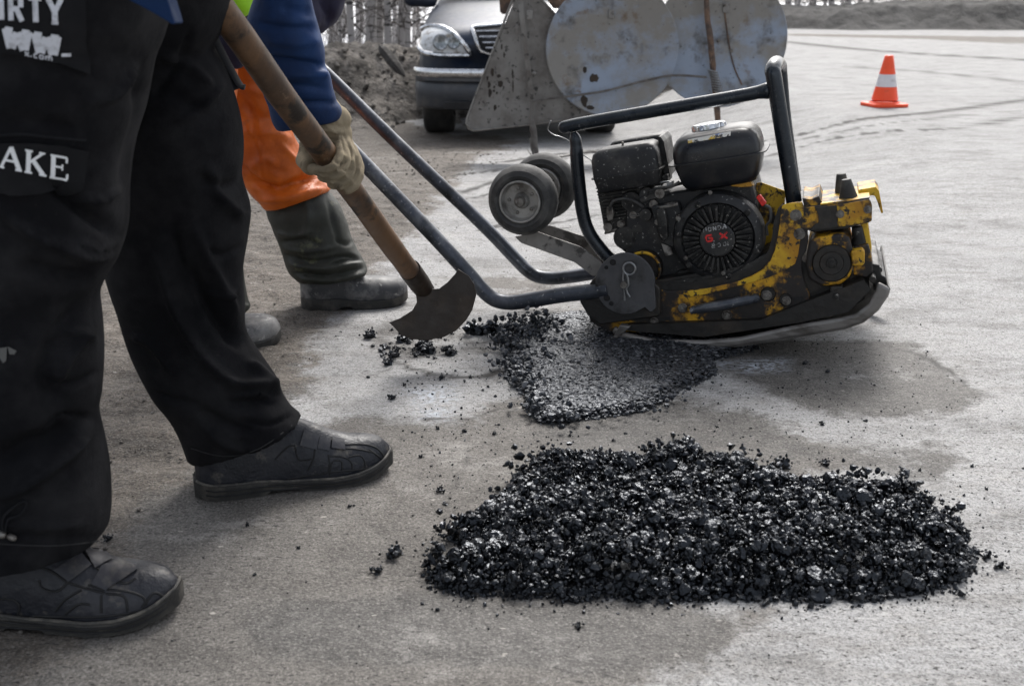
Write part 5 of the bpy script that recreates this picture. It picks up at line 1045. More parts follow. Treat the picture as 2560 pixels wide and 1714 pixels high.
for pl in ([(1230, 590), (1215, 690), (1200, 780), (1160, 860)], [(1320, 740), (1330, 820), (1320, 880)], [(1450, 660), (1600, 660), (1700, 690), (1760, 760)], [(1450, 690), (1560, 700), (1660, 720)], [(1320, 750), (1440, 760), (1500, 800), (1510, 860)], [(1480, 760), (1560, 745), (1600, 780), (1610, 840)], [(1060, 680), (1090, 780), (1190, 775)], [(900, 780), (1000, 680), (1060, 670)], [(1330, 900), (1350, 800), (1420, 790), (1430, 870)], [(1640, 700), (1720, 760), (1760, 800)], [(1000, 930), (1200, 900), (1400, 870), (1600, 850), (1760, 790)]):
    seam(mb, [b2(*p) for p in pl], sb, .0015, .0)
mb.build('seams', M['seam_dark'], s1)
mb = MB()
patch(mb, [b1(500, 905), b1(600, 900), b1(690, 975), b1(580, 1030)], sb2, .0036, 7, .0035); patch(mb, [b1(620, 1020), b1(740, 980), b1(850, 1040), b1(650, 1165), b1(560, 1130)], sb2, .0044, 7, .004); patch(mb, [b1(330, 1040), b1(490, 935), b1(560, 1010), b1(425, 1110)], sb2, .0032, 7, .003); mb.build('strap', M['shoe_strap'], s2, ang=50)
mb = MB()
for pl in ([(150, 1000), (300, 1040), (430, 1120), (640, 1180)], [(240, 1100), (260, 1150), (350, 1170), (420, 1110)], [(340, 1290), (400, 1220), (500, 1160)], [(400, 1310), (480, 1250), (550, 1250)], [(660, 1160), (780, 1170), (870, 1200), (900, 1250)], [(650, 1185), (760, 1200), (780, 1290)], [(700, 1110), (780, 1120), (830, 1090)], [(10, 1010), (40, 1040), (110, 1030), (210, 930)], [(620, 1190), (620, 1300)], [(870, 1270), (940, 1180), (1000, 1200)], [(500, 910), (560, 990), (620, 1050)], [(540, 1130), (640, 1160)], [(0, 1215), (80, 1220), (120, 1260), (110, 1310)], [(200, 1320), (400, 1325), (600, 1325), (800, 1300), (950, 1260)]):
    seam(mb, [b1(*p) for p in pl], sb2, .0017, .0)
mb.build('seams', M['seam_dark'], s2)
# jacket: torso above the picture, right sleeve reaching down to the hoe
elb = PD(700, -230, 1.50)
V, F = caps(([pel + Vector((-.02, 0, .08)), pel + Vector((.12, .02, .26)), sho + Vector((-.04, 0, 0))], [.19, .19, .17]), ([shoL, shoR], [.12, .12]), ([sho, sho + Vector((.10, 0, .08))], [.10, .07]), ([shoL, PD(380, -300, 1.15), PD(430, -160, 1.25)], [.085, .07, .055]))
V, F = voxel(V, F, .009, 6, fold_disp([], .012, 6)); jk = mkobj('jacket', V, F, M['blue_cloth'], man, ang=180)
mb = MB(); hp = [(300, -60), (400, -60), (428, 30), (436, 58), (431, 62), (415, 52), (385, 34), (345, 12), (300, -10)]
mb.extrude([PD(u, v, 1.02) for u, v in hp], (0, .03, 0)); mb.build('jacket_hem', M['hem_cloth'], jk, bevel=.01, bseg=3)
slv = [(shoR + Vector((-.08, 0, .03)), shoR + Vector((.09, 0, -.03)), .9), dk(640, -250, 800, -230, 1.52), dk(640, -100, 786, -100, 1.585), dk(638, -20, 776, -20, 1.62), dk(626, 20, 783, 25, 1.635), dk(614, 60, 795, 68, 1.65), dk(622, 95, 803, 98, 1.665), dk(632, 130, 810, 128, 1.68), dk(640, 160, 812, 165, 1.70), dk(650, 190, 826, 187, 1.715), dk(660, 225, 832, 222, 1.73), dk(668, 250, 838, 244, 1.745), dk(673, 262, 839, 254, 1.75), dk(676, 275, 849, 268, 1.76), dk(682, 305, 852, 284, 1.77), dk(694, 328, 846, 300, 1.775)]
V, F = loft(slv); V, F = voxel(V, F, .004, 2, fold_disp([([(640, 60), (720, 75), (800, 70)], 11, -.008), ([(660, 100), (740, 110), (806, 100)], 12, .006), ([(650, 150), (730, 160), (812, 168)], 11, -.010), ([(690, 195), (760, 185), (826, 190)], 12, .007), ([(680, 225), (740, 215), (820, 225)], 9, -.006), ([(672, 262), (760, 258), (842, 258)], 6, -.006), ([(700, 20), (750, 30), (785, 30)], 14, -.007), ([(780, 170), (795, 178), (815, 185)], 8, .005)], .004, 7))
slo = mkobj('sleeve', V, F, M['blue_cloth'], jk, ang=180)
# gloved right hand closed round the handle
HD = 1.80
axis_d = Vector((.6, .8)); prp = Vector((.8, -.6))
def hp_(s, w_, dD): # s along the handle (px) from the upper end of the fist, w_ across it towards the knuckles
    q = Vector((800, 352)) + axis_d * s + prp * w_; return PD(q.x, q.y, HD + dD)
V, F = caps(
    ([PD(768, 300, 1.785), PD(840, 300, 1.79)], [.028, .025]), ([PD(800, 290, 1.78), PD(830, 335, 1.80)], [.038, .034]),
    ([PD(800, 320, 1.80), PD(835, 350, 1.815), PD(856, 390, 1.825), PD(864, 420, 1.83)], [.028, .030, .027, .020]),
    ([PD(840, 338, 1.785), PD(851, 366, 1.768), PD(852, 392, 1.750), PD(836, 420, 1.735), PD(806, 430, 1.735), PD(782, 422, 1.75)], [.0108, .0106, .0102, .0100, .0096, .0090]),
    ([PD(862, 352, 1.79), PD(874, 380, 1.775), PD(873, 406, 1.757), PD(856, 434, 1.745), PD(830, 447, 1.745), PD(806, 441, 1.76)], [.0108, .0106, .0102, .0098, .0094, .0088]),
    ([PD(879, 372, 1.795), PD(890, 400, 1.782), PD(887, 424, 1.766), PD(872, 450, 1.756), PD(850, 462, 1.756), PD(830, 458, 1.77)], [.0102, .0100, .0097, .0094, .0090, .0084]),
    ([PD(890, 396, 1.805), PD(897, 418, 1.795), PD(896, 442, 1.780), PD(886, 464, 1.771), PD(870, 474, 1.770)], [.0096, .0094, .0090, .0086, .0082]),
    ([PD(800, 335, 1.84), PD(770, 370, 1.87), PD(762, 400, 1.85), PD(776, 418, 1.80)], [.020, .018, .016, .014]))
V, F = voxel(V, F, .0022, 2, fold_disp([([(800, 350), (830, 350), (852, 342)], 5, -.004), ([(785, 318), (825, 328), (862, 332)], 6, .003), ([(795, 305), (830, 312), (860, 318)], 4, -.002), ([(812, 380), (826, 376), (838, 390)], 5, -.003), ([(851, 342), (863, 372), (863, 399), (846, 427), (818, 440), (790, 432)], 3.4, -.0065), ([(870, 358), (882, 390), (880, 415), (864, 443), (840, 456), (814, 450)], 3.4, -.0065), ([(885, 380), (894, 409), (892, 433), (879, 458), (856, 470)], 3.4, -.006), ([(835, 400), (850, 408), (866, 404)], 3, -.003), ([(858, 424), (872, 428), (884, 422)], 3, -.003), ([(800, 300), (835, 330), (850, 345)], 4, .003)], .0012, 24))
mkobj('glove', V, F, M['glove'], man, ang=180)
V, F = caps(([pel, sho, sho + Vector((.10, 0, .10)), sho + Vector((.15, 0, .14))], [.12, .10, .055, .055]), ([sho + Vector((.17, 0, .17)), sho + Vector((.21, 0, .24))], [.085, .095]), ([pel + Vector((0, -.08, 0)), P(60, 300, YN), P(60, 1000, YN)], [.12, .07, .05]), ([pel + Vector((0, .08, 0)), P(400, 300, YF), P(480, 900, YF)], [.12, .07, .05]), ([shoR, elb + Vector((0, .02, 0)), PD(720, 60, 1.67), PD(765, 270, 1.77)], [.04, .02, .018, .02]), ([shoL, PD(380, -300, 1.15), PD(440, -130, 1.27), PD(450, -90, 1.29)], [.05, .04, .03, .04]),
    ([sho + Vector((.285, 0, .185)), sho + Vector((.295, 0, .20))], [.014, .012]))
V, F = voxel(V, F, .009, 4); mkobj('body', V, F, M['skin'], man, ang=180)
hc = sho + Vector((.185, 0, .235)); V, F = caps(([hc, hc + Vector((.02, 0, .02))], [.100, .098])); mkobj('hair', V, F, M['hair'], man, ang=180)

# ------------------------------------------------------------------ the compactor's operator
YO = G(880, 780).y + .05; YB = G(640, 890).y + .05
op = thing('person', 'worker in orange trousers, rubber boots and lime vest guiding the plate compactor', 'person', (P(700, 600, 2.5).x, 2.5, 0))
opel = P(470, -420, 2.46); osho = opel + Vector((.22, .05, .45))
ok = [yk(440, -400, 700, -400, YO - .15, .8), yk(455, -150, 700, -150, YO - .12), yk(470, 0, 690, 0, YO - .1), yk(500, 120, 690, 120, YO - .08), yk(530, 200, 698, 200, YO - .06), yk(560, 280, 712, 280, YO - .05), yk(585, 360, 738, 345, YO - .03, 1.12), yk(603, 430, 770, 405, YO - .01, 1.12), yk(625, 478, 796, 440, YO, 1.12), yk(648, 500, 818, 462, YO, 1.12), yk(660, 518, 826, 474, YO, 1.12), yk(664, 522, 818, 482, YO, 1.12)]
ob = [yk(400, -400, 600, -400, YB + .15, .8), yk(400, 0, 590, 0, YB + .1), yk(420, 300, 590, 300, YB + .05), yk(450, 560, 600, 560, YB)]
V, F = merge(loft(ok, 48), loft(ob, 40), caps(([opel + Vector((-.04, -.1, 0)), opel + Vector((0, .12, 0))], [.16, .16])))
V, F = voxel(V, F, .007, 3, fold_disp([([(600, 260), (660, 300), (700, 290)], 12, -.010), ([(580, 330), (660, 330), (735, 350)], 11, .008), ([(612, 450), (680, 470), (750, 455), (800, 430)], 8, -.012), ([(640, 500), (720, 495), (780, 480), (812, 468)], 9, .014), ([(620, 430), (660, 400), (690, 420)], 12, .008), ([(600, 410), (640, 450), (700, 485)], 7, -.010), ([(720, 440), (770, 425), (800, 450)], 8, .010), ([(560, 230), (620, 225), (680, 240)], 9, .006), ([(556, 200), (620, 260), (640, 340)], 6, -.006), ([(610, 300), (650, 380), (655, 450)], 6, .006), ([(655, 400), (700, 430), (760, 430)], 5, -.006), ([(690, 350), (740, 400), (760, 440)], 6, .006), ([(700, 480), (740, 450), (790, 445)], 5, -.007), ([(760, 490), (785, 460), (805, 452)], 4, .006), ([(780, 495), (800, 470), (815, 465)], 3, -.005), ([(560, 300), (620, 310), (690, 300)], 7, .005)], .006, 8))
mkobj('trousers', V, F, M['orange_cloth'], op, ang=180)
def boot(par, shaft, sd_folds, hl, tl, side_off, wmax, L=None):
    V, F = loft(shaft, 48); V, F = voxel(V, F, .005, 2, fold_disp(sd_folds, .005, 10)); bt = mkobj('boot', V, F, M['boot_shaft'], par, ang=180)
    n = horiz_side(hl, tl); a = hl + n * side_off; b = tl + n * side_off; LL = (b - a).length; d = (b - a).normalized()
    pr = ([0, .05, .15, .3, .42, .5, .6, .75, .9, .97, 1], [.11, .125, .128, .125, .105, .082, .072, .070, .062, .048, .030]); V = []; F = []; K = 28
    st = np.concatenate([[0, .015, .04], np.linspace(.08, .92, 22), [.95, .975, .99, 1.0]])
    wf = lambda s: wmax * np.interp(s, [0, .03, .08, .2, .35, .5, .68, .8, .9, .96, 1], [.3, .6, .78, .88, .84, .86, 1.0, .98, .82, .58, .2])
    for s in st:
        c = a + d * (s * LL); zb = .012 * max(0, (s - .75) / .25) ** 2; zt = np.interp(s, *pr) + zb
        for k in range(K):
            an = 2 * math.pi * k / K; x = math.cos(an); y = math.sin(an)
            V.append(c + n * (math.copysign(abs(x) ** .8, x) * wf(s) * (1 - .22 * max(0, y))) + Vector((0, 0, zb + (zt - zb) * (.5 + .5 * math.copysign(abs(y) ** .7, y)))))
    m = len(st)
    for j in range(m - 1):
        for k in range(K): F.append((j * K + k, j * K + (k + 1) % K, (j + 1) * K + (k + 1) % K, (j + 1) * K + k))
    F.append(tuple(range(K))); F.append(tuple(range((m - 1) * K, m * K)))
    ft_ = mkobj('boot_foot', V, F, M['boot_rubber'], bt, ang=180)
    V = []; F = []; sec = [(-.99, 0), (-1.05, .1), (-1.05, .9), (-1, 1), (1, 1), (1.05, .9), (1.05, .1), (.99, 0)]
    for s in st:
        c = a + d * (s * LL); zb = .012 * max(0, (s - .75) / .25) ** 2 + (.008 if .32 < s < .45 else 0); zt = np.interp(s, [0, .35, .5, 1], [.034, .03, .022, .022]) + .012 * max(0, (s - .75) / .25) ** 2
        V += [c + n * x * (wf(s) + .001) + Vector((0, 0, zb - .001 + (zt - zb) * t)) for x, t in sec]
    Kk = len(sec)
    for j in range(m - 1):
        for k in range(Kk): F.append((j * Kk + k, j * Kk + (k + 1) % Kk, (j + 1) * Kk + (k + 1) % Kk, (j + 1) * Kk + k))
    F.append(tuple(range(Kk))); F.append(tuple(range((m - 1) * Kk, m * Kk)))
    mkobj('sole', V, F, M['sole'], bt, ang=40)
boot(op, [yk(680, 440, 790, 440, YO, .8), yk(668, 490, 822, 478, YO, .8), yk(676, 545, 850, 520, YO), yk(690, 591, 864, 555, YO), yk(706, 635, 884, 605, YO), yk(716, 662, 900, 640, YO), yk(728, 684, 910, 662, YO), yk(746, 699, 916, 680, YO), yk(752, 703, 912, 686, YO)],
     [([(714, 638), (780, 655), (860, 640), (900, 646)], 4, -.011), ([(716, 655), (800, 672), (908, 655)], 5, .009), ([(730, 682), (820, 690), (912, 668)], 3.5, -.011), ([(700, 606), (760, 600), (800, 612)], 5, -.008), ([(740, 696), (830, 700), (914, 682)], 4, .008), ([(710, 622), (770, 628), (840, 618)], 5, .007), ([(830, 662), (870, 650), (910, 650)], 3.5, -.008), ([(690, 580), (730, 590), (780, 578)], 5, .006), ([(840, 600), (870, 610), (885, 600)], 5, -.007), ([(760, 480), (770, 540), (760, 600)], 8, .006), ([(820, 500), (835, 560), (850, 610)], 8, -.006)], G(757, 783), G(1026, 765), .048, .052)
boot(op, [yk(450, 520, 598, 520, YB), yk(455, 640, 604, 640, YB), yk(460, 760, 615, 740, YB), yk(470, 800, 627, 772, YB)], [([(500, 760), (600, 765), (628, 765)], 4, .005)], G(395, 905), G(712, 868), .048, .056)
V, F = caps(([opel + Vector((-.02, 0, .02)), opel + Vector((.1, .02, .24)), osho], [.18, .18, .16]), ([osho + Vector((0, -.17, 0)), osho + Vector((0, .17, 0))], [.11, .11]), ([osho + Vector((.02, .17, 0)), PD(800, -200, 2.55), PD(800, -40, 2.55), PD(790, 20, 2.52), PD(740, 40, 2.45)], [.10, .085, .070, .060, .045]), ([osho + Vector((.02, -.17, 0)), PD(620, -200, 2.2), PD(640, -30, 2.22)], [.09, .07, .06]), ([PD(500, -80, 2.2), PD(540, 40, 2.2), PD(572, 110, 2.2), PD(585, 140, 2.22)], [.07, .055, .045, .03]), ([PD(838, -120, 2.5), PD(815, -30, 2.5), PD(800, 40, 2.5), PD(790, 70, 2.5)], [.05, .05, .035, .02]))
V, F = voxel(V, F, .010, 5, fold_disp([([(800, 0), (825, 40), (820, 60)], 8, -.01)], .014, 7)); ojk = mkobj('jacket', V, F, M['navy_cloth'], op, ang=180)
V, F = caps(([opel + Vector((.0, -.03, .03)), opel + Vector((.11, -.02, .24)), osho + Vector((0, -.02, -.02))], [.185, .19, .17]), ([PD(570, -120, 2.05), PD(596, 2, 2.08)], [.055, .038]), ([PD(520, -60, 2.05), PD(512, 74, 2.08)], [.035, .012]))
V, F = voxel(V, F, .010, 5, fold_disp([], .010, 8)); mkobj('vest', M and V, F, M['lime_cloth'], op, ang=180)
mb = MB(); 
for pl in ([(505, 60), (540, 130), (580, 205), (592, 222)], [(520, 60), (560, 140), (598, 210), (612, 218)], [(515, 80), (545, 160), (570, 215), (586, 224)]):
    mb.tube(smooth_path([PD(u, v, 2.12) for u, v in pl], 4), .010, 8, flat=[(1, .35)] * 13)
mb.build('strap', M['pocket_cloth'], op)
V, F = caps(([opel + Vector((0, 0, .1)), osho, osho + Vector((.10, 0, .12))], [.10, .10, .055]), ([osho + Vector((.12, 0, .17)), osho + Vector((.15, 0, .25))], [.085, .095]), ([osho + Vector((.02, -.17, 0)), PD(620, -200, 2.22), PD(640, 0, 2.25)], [.04, .03, .025]), ([opel, P(590, 100, YO - .06), P(620, 300, YO - .03), P(780, 600, YO)], [.10, .04, .04, .04]), ([opel, P(500, 300, YB + .05), P(520, 700, YB)], [.10, .04, .04]))
V, F = voxel(V, F, .010, 4); mkobj('body', V, F, M['skin'], op, ang=180)
hc = osho + Vector((.13, 0, .245)); V, F = caps(([hc, hc + Vector((.02, 0, .03))], [.105, .10])); mkobj('hair', V, F, M['hair'], op, ang=180)

# ------------------------------------------------------------------ asphalt mix
def ico():
    bm = bmesh.new(); bmesh.ops.create_icosphere(bm, subdivisions=2, radius=1); V = np.array([v.co[:] for v in bm.verts]); F = np.array([[v.index for v in f.verts] for f in bm.faces]); bm.free()
    bm = bmesh.new(); bmesh.ops.create_icosphere(bm, subdivisions=1, radius=1); V1 = np.array([v.co[:] for v in bm.verts]); F1 = np.array([[v.index for v in f.verts] for f in bm.faces]); bm.free()
    return V1, F1
IV, IF = ico(); NV, NF = len(IV), len(IF)
def stone_protos(n=24):
    out = []
    for k in range(n):
        d = RNG.normal(size=(7, 3)); d /= np.linalg.norm(d, axis=1)[:, None]; cut = RNG.uniform(.55, .95, 7); V = IV.copy()
        for q, c in zip(d, cut):       # chop with planes: angular gravel
            s = V @ q; m = s > c; V[m] -= (s[m] - c)[:, None] * q
        out.append(V * (1 + (.10 if NV < 100 else .02) * RNG.normal(size=(NV, 1))) * np.array([1, RNG.uniform(.65, 1), RNG.uniform(.5, .9)]))
    return out
def hull_protos(n=30):          # broken, angular gravel: hulls of a few random points
    out = []
    while len(out) < n:
        k = random.choice((8, 9, 10, 12, 13)); d = RNG.normal(size=(k, 3)); d /= np.linalg.norm(d, axis=1)[:, None]; d *= RNG.uniform(.65, 1.1, (k, 1)); d *= np.array([RNG.uniform(1, 1.5), RNG.uniform(.7, 1.05), RNG.uniform(.4, .85)])
        bm = bmesh.new(); [bm.verts.new(p) for p in d]; r = bmesh.ops.convex_hull(bm, input=bm.verts)
        bmesh.ops.delete(bm, geom=[g for g in bm.verts if not g.link_faces], context='VERTS'); bmesh.ops.triangulate(bm, faces=bm.faces); bm.verts.index_update()
        out.append((np.array([v.co[:] for v in bm.verts]), np.array([[v.index for v in f.verts] for f in bm.faces]))); bm.free()
    return out
IV, IF = ico(); SP_ = hull_protos(12) + [(v, IF) for v in stone_protos(20)]; SMALL_P = SP_
bm = bmesh.new(); bmesh.ops.create_icosphere(bm, subdivisions=3, radius=1); IV = np.array([v.co[:] for v in bm.verts]); IF = np.array([[v.index for v in f.verts] for f in bm.faces]); bm.free(); NV = len(IV)
def lump_protos(n=14):      # bitumen-coated lumps: chopped, then roughened
    out = []
    for V in stone_protos(n):
        V = V / (1 + 0 * V); o_ = RNG.uniform(0, 50, 3); k = np.array([noise.fractal(Vector(p * 2.2 + o_), 1, 2, 4) for p in V]); out.append((V * (1 + .22 * k[:, None]), IF))
    return out
BIG_P = lump_protos()
def rot(n):
    q = RNG.normal(size=(n, 4)); q /= np.linalg.norm(q, axis=1)[:, None]; w_, x, y, z = q.T
    return np.stack([1 - 2 * (y * y + z * z), 2 * (x * y - z * w_), 2 * (x * z + y * w_), 2 * (x * y + z * w_), 1 - 2 * (x * x + z * z), 2 * (y * z - x * w_), 2 * (x * z - y * w_), 2 * (y * z + x * w_), 1 - 2 * (x * x + y * y)], -1).reshape(n, 3, 3)
def stones(pos, rad, flat=None, P_=None):
    SP_ = P_ or SMALL_P; n = len(pos); Rm = rot(n); pick = RNG.integers(0, len(SP_), n); Vs = []; Fs = []; base = 0
    for k in range(len(SP_)):
        m = np.where(pick == k)[0]
        if not len(m): continue
        pv, pf = SP_[k]; V = np.einsum('nij,kj->nki', Rm[m], pv) * rad[m][:, None, None]
        if flat is not None: V[:, :, 2] *= flat
        V += pos[m][:, None, :]; nv = len(pv); F = (pf[None] + (np.arange(len(m)) * nv)[:, None, None]).reshape(-1, 3) + base
        Vs.append(V.reshape(-1, 3)); Fs.append(F); base += len(m) * nv
    return np.concatenate(Vs), np.concatenate(Fs)
def stone_mesh(name, sets, mat, base=(0, 0, 0), parent=None):
    Vs = []; Fs = []; n = 0
    for V, F in sets: Vs.append(V); Fs.append(F + n); n += len(V)
    V = np.concatenate(Vs) - np.array(base); F = np.concatenate(Fs); me = bpy.data.meshes.new(name)
    me.vertices.add(len(V)); me.vertices.foreach_set('co', V.ravel()); me.loops.add(F.size); me.loops.foreach_set('vertex_index', F.ravel().astype(np.int32)); me.polygons.add(len(F)); me.polygons.foreach_set('loop_start', np.arange(0, F.size, 3)); me.update(calc_edges=True)
    me.polygons.foreach_set('use_smooth', [False] * len(F)); me.materials.append(mat); o = bpy.data.objects.new(name, me); C.objects.link(o); o.location = base; return o
def sample_poly(pl, n, jit=0):
    pl = np.array(Gp(pl)); x0, y0 = pl.min(0); x1, y1 = pl.max(0); out = []
    while sum(map(len, out)) < n:
        q = RNG.uniform((x0, y0), (x1, y1), (n * 2, 2)); m = poly_mask(q[:, 0], q[:, 1], pl, 1e-4) > .5; out.append(q[m])
    return np.concatenate(out)[:n], pl
def edge_dist(q, pl): return (poly_mask(q[:, 0], q[:, 1], pl, 1.0) - .5) * 2
def nz2(q, s, z=0): return np.array([noise.fractal(Vector((x * s, y * s, z)), 1, 2, 3) for x, y in q])
pile_px = [(1077, 1432), (1088, 1462), (1130, 1478), (1175, 1492), (1240, 1486), (1310, 1498), (1370, 1490), (1430, 1504), (1530, 1492), (1600, 1505), (1680, 1494), (1750, 1503), (1830, 1489), (1880, 1502), (1940, 1494), (2000, 1506), (2080, 1490), (2150, 1506), (2230, 1493), (2300, 1484), (2350, 1470), (2400, 1448), (2436, 1415), (2420, 1370), (2385, 1330), (2340, 1300), (2280, 1262), (2215, 1246), (2110, 1242), (1990, 1232), (1900, 1200), (1800, 1180), (1700, 1172), (1580, 1175), (1430, 1185), (1345, 1195), (1290, 1215), (1250, 1240), (1225, 1275), (1165, 1325), (1130, 1350), (1165, 1372), (1160, 1395)]
def pile_h(q, pl):
    e = edge_dist(q, pl); h = .034 * np.clip(e / .05, 0, 1) ** .7 + .018 * nz2(q, 11) * np.clip(e / .04, 0, 1)
    for (u, v, a, s) in ((1395, 1180, .042, .026), (1330, 1200, .016, .03), (1560, 1195, .010, .05), (1700, 1172, .040, .030), (1835, 1192, .026, .028), (1500, 1340, .012, .06), (1800, 1330, .010, .06), (1130, 1400, .012, .02), (1150, 1330, .016, .02), (2230, 1262, .022, .022), (2080, 1255, .012, .03)):
        g = G(u, v); h = h + a * np.exp(-((q[:, 0] - g.x) ** 2 + (q[:, 1] - g.y) ** 2) / (2 * s * s))
    return np.maximum(h, 0)
q, pl = sample_poly(pile_px, 9000); h = pile_h(q, pl)
rad = np.clip(RNG.gamma(1.7, .0022, len(q)), .0014, .0080)
setA = stones(np.column_stack([q, h * RNG.uniform(.55, 1.05, len(q)) + .002]), rad)
q2, _ = sample_poly(pile_px, 9000); h2 = pile_h(q2, pl); q3, _ = sample_poly(pile_px, 620); setC = stones(np.column_stack([q3, pile_h(q3, pl) + .004]), RNG.uniform(.0065, .0135, 620), P_=BIG_P)
setB = stones(np.column_stack([q2, h2 + RNG.uniform(-.002, .007, len(q2))]), np.clip(RNG.gamma(2, .0012, len(q2)), .001, .005))
cen = np.array([G(1750, 1350).x, G(1750, 1350).y])
hp3 = [G(u, v) for u, v in ((1405, 1180), (1380, 1180), (1420, 1185), (1705, 1168), (1690, 1165), (1720, 1172), (1830, 1190), (1870, 1196), (1640, 1175), (2235, 1255), (2260, 1262), (2130, 1240), (2170, 1245), (1130, 1340), (1090, 1420), (1310, 1200), (2300, 1285), (2360, 1320))]
extra = [stones(np.column_stack([RNG.normal(g.x, .012, 60), RNG.normal(g.y, .010, 60), np.abs(RNG.normal(.018, .016, 60))]), np.clip(RNG.gamma(2.4, .0018, 60), .0015, .010)) for g in hp3]
def hump_mesh(name, pl_px, hf, mat, st=.008, sink=.9):
    pl = np.array(Gp(pl_px)); x0, y0 = pl.min(0) - .01; x1, y1 = pl.max(0) + .01; xs = np.arange(x0, x1, st); ys = np.arange(y0, y1, st); X, Y = np.meshgrid(xs, ys); q = np.column_stack([X.ravel(), Y.ravel()])
    e = edge_dist(q, pl); z = hf(q, pl) * sink - .001 + np.where(e > .012, .001, -.01); nx = len(xs); i = np.arange(len(q)).reshape(len(ys), nx)
    Fq = np.stack([i[:-1, :-1], i[:-1, 1:], i[1:, 1:], i[1:, :-1]], -1).reshape(-1, 4); T = np.concatenate([Fq[:, [0, 1, 2]], Fq[:, [0, 2, 3]]]); keep = (e[T] > -.004).all(1)
    return np.column_stack([q, z]), T[keep]
hm = hump_mesh('x', pile_px, pile_h, M['loose_mix'], sink=.5)
b_ = (cen[0], cen[1], 0)
def spill(pl, n, sd, r0, r1):      # crumbs rolled off the edge
    pp = np.array(pl); k = RNG.integers(0, len(pp), n); t = RNG.random(n)[:, None]; q = pp[k] * (1 - t) + pp[(k + 1) % len(pp)] * t + RNG.normal(0, sd, (n, 2)) * RNG.random((n, 1)) ** 1.5
    r = RNG.uniform(r0, r1, n) * RNG.uniform(.3, 1, n); return stones(np.column_stack([q, r * .4]), r)
lumps = []     # sticky clumps: many grains round a few centres
qc, _ = sample_poly(pile_px, 230); hc_ = pile_h(qc, pl)
for (x, y), z in zip(qc, hc_):
    n_ = RNG.integers(10, 34); sg_ = RNG.uniform(.004, .009); lumps.append(stones(np.column_stack([RNG.normal(x, sg_, n_), RNG.normal(y, sg_, n_), z + .003 + np.abs(RNG.normal(0, sg_, n_))]), np.clip(RNG.gamma(2.2, .0016, n_), .001, .006)))
pile = stone_mesh('loose_asphalt', [setA, setB, setC, hm, spill(pl, 1500, .030, .001, .0045), spill(pl, 700, .012, .003, .008)] + extra + lumps, M['loose_mix'], b_)
tag(pile, 'loose heap of glossy black asphalt mix raked into the near pothole', 'asphalt', kind='stuff')
roll_px = [(1262, 900), (1275, 845), (1300, 815), (1350, 800), (1420, 790), (1500, 785), (1620, 800), (1800, 850), (1900, 872), (1850, 890), (1780, 900), (1790, 930), (1776, 945), (1735, 962), (1700, 975), (1683, 992), (1650, 1010), (1618, 1027), (1540, 1040), (1453, 1050), (1400, 1062), (1350, 1058), (1328, 1038), (1318, 1005), (1295, 975), (1262, 945)]
def roll_h(q, pl): e = edge_dist(q, pl); return .018 * np.clip(e / .022, 0, 1) ** .6 + .0025 * nz2(q, 12) * np.clip(e / .03, 0, 1)
q, plr = sample_poly(roll_px, 24000); h = roll_h(q, plr); rad = np.clip(RNG.gamma(2.6, .0016, len(q)), .0016, .0090); sA = stones(np.column_stack([q, h - .0006 + RNG.uniform(-.001, .001, len(q))]), rad, flat=.34)
hm = hump_mesh('x', roll_px, roll_h, None, sink=.70)
rim = []
for (u, v, n_, sx, hz) in ((1300, 848, 260, .026, .034), (1345, 830, 120, .018, .026), (1275, 880, 160, .022, .022), (1345, 838, 90, .030, .014), (1290, 930, 130, .026, .014), (1340, 905, 90, .03, .010), (1330, 970, 120, .024, .012), (1350, 1030, 130, .022, .010), (1395, 1045, 90, .02, .006), (1385, 870, 60, .02, .010), (1540, 1025, 60, .04, .004), (1650, 995, 50, .03, .004), (1730, 955, 50, .025, .004), (1470, 1035, 60, .03, .005)):
    g = G(u, v); rim.append(stones(np.column_stack([RNG.normal(g.x, sx, n_), RNG.normal(g.y, sx * .9, n_), .010 + np.abs(RNG.normal(hz * .5, hz * .6, n_))]), np.clip(RNG.gamma(2.6, .0018, n_), .0018, .0095)))
cen = G(1500, 930)
nA, nH = len(sA[1]), len(hm[1]); rolled = stone_mesh('rolled_asphalt', [sA, hm, spill(plr, 420, .010, .001, .004)] + rim, M['rolled_mix'], tuple(cen)); rolled.data.materials.append(M['loose_mix']); mi = np.zeros(len(rolled.data.polygons), np.int32); mi[nA:nA + nH] = 1; rolled.data.polygons.foreach_set('material_index', mi); tag(rolled, 'patch of fresh black asphalt flattened under the compactor plate', 'asphalt', kind='stuff')
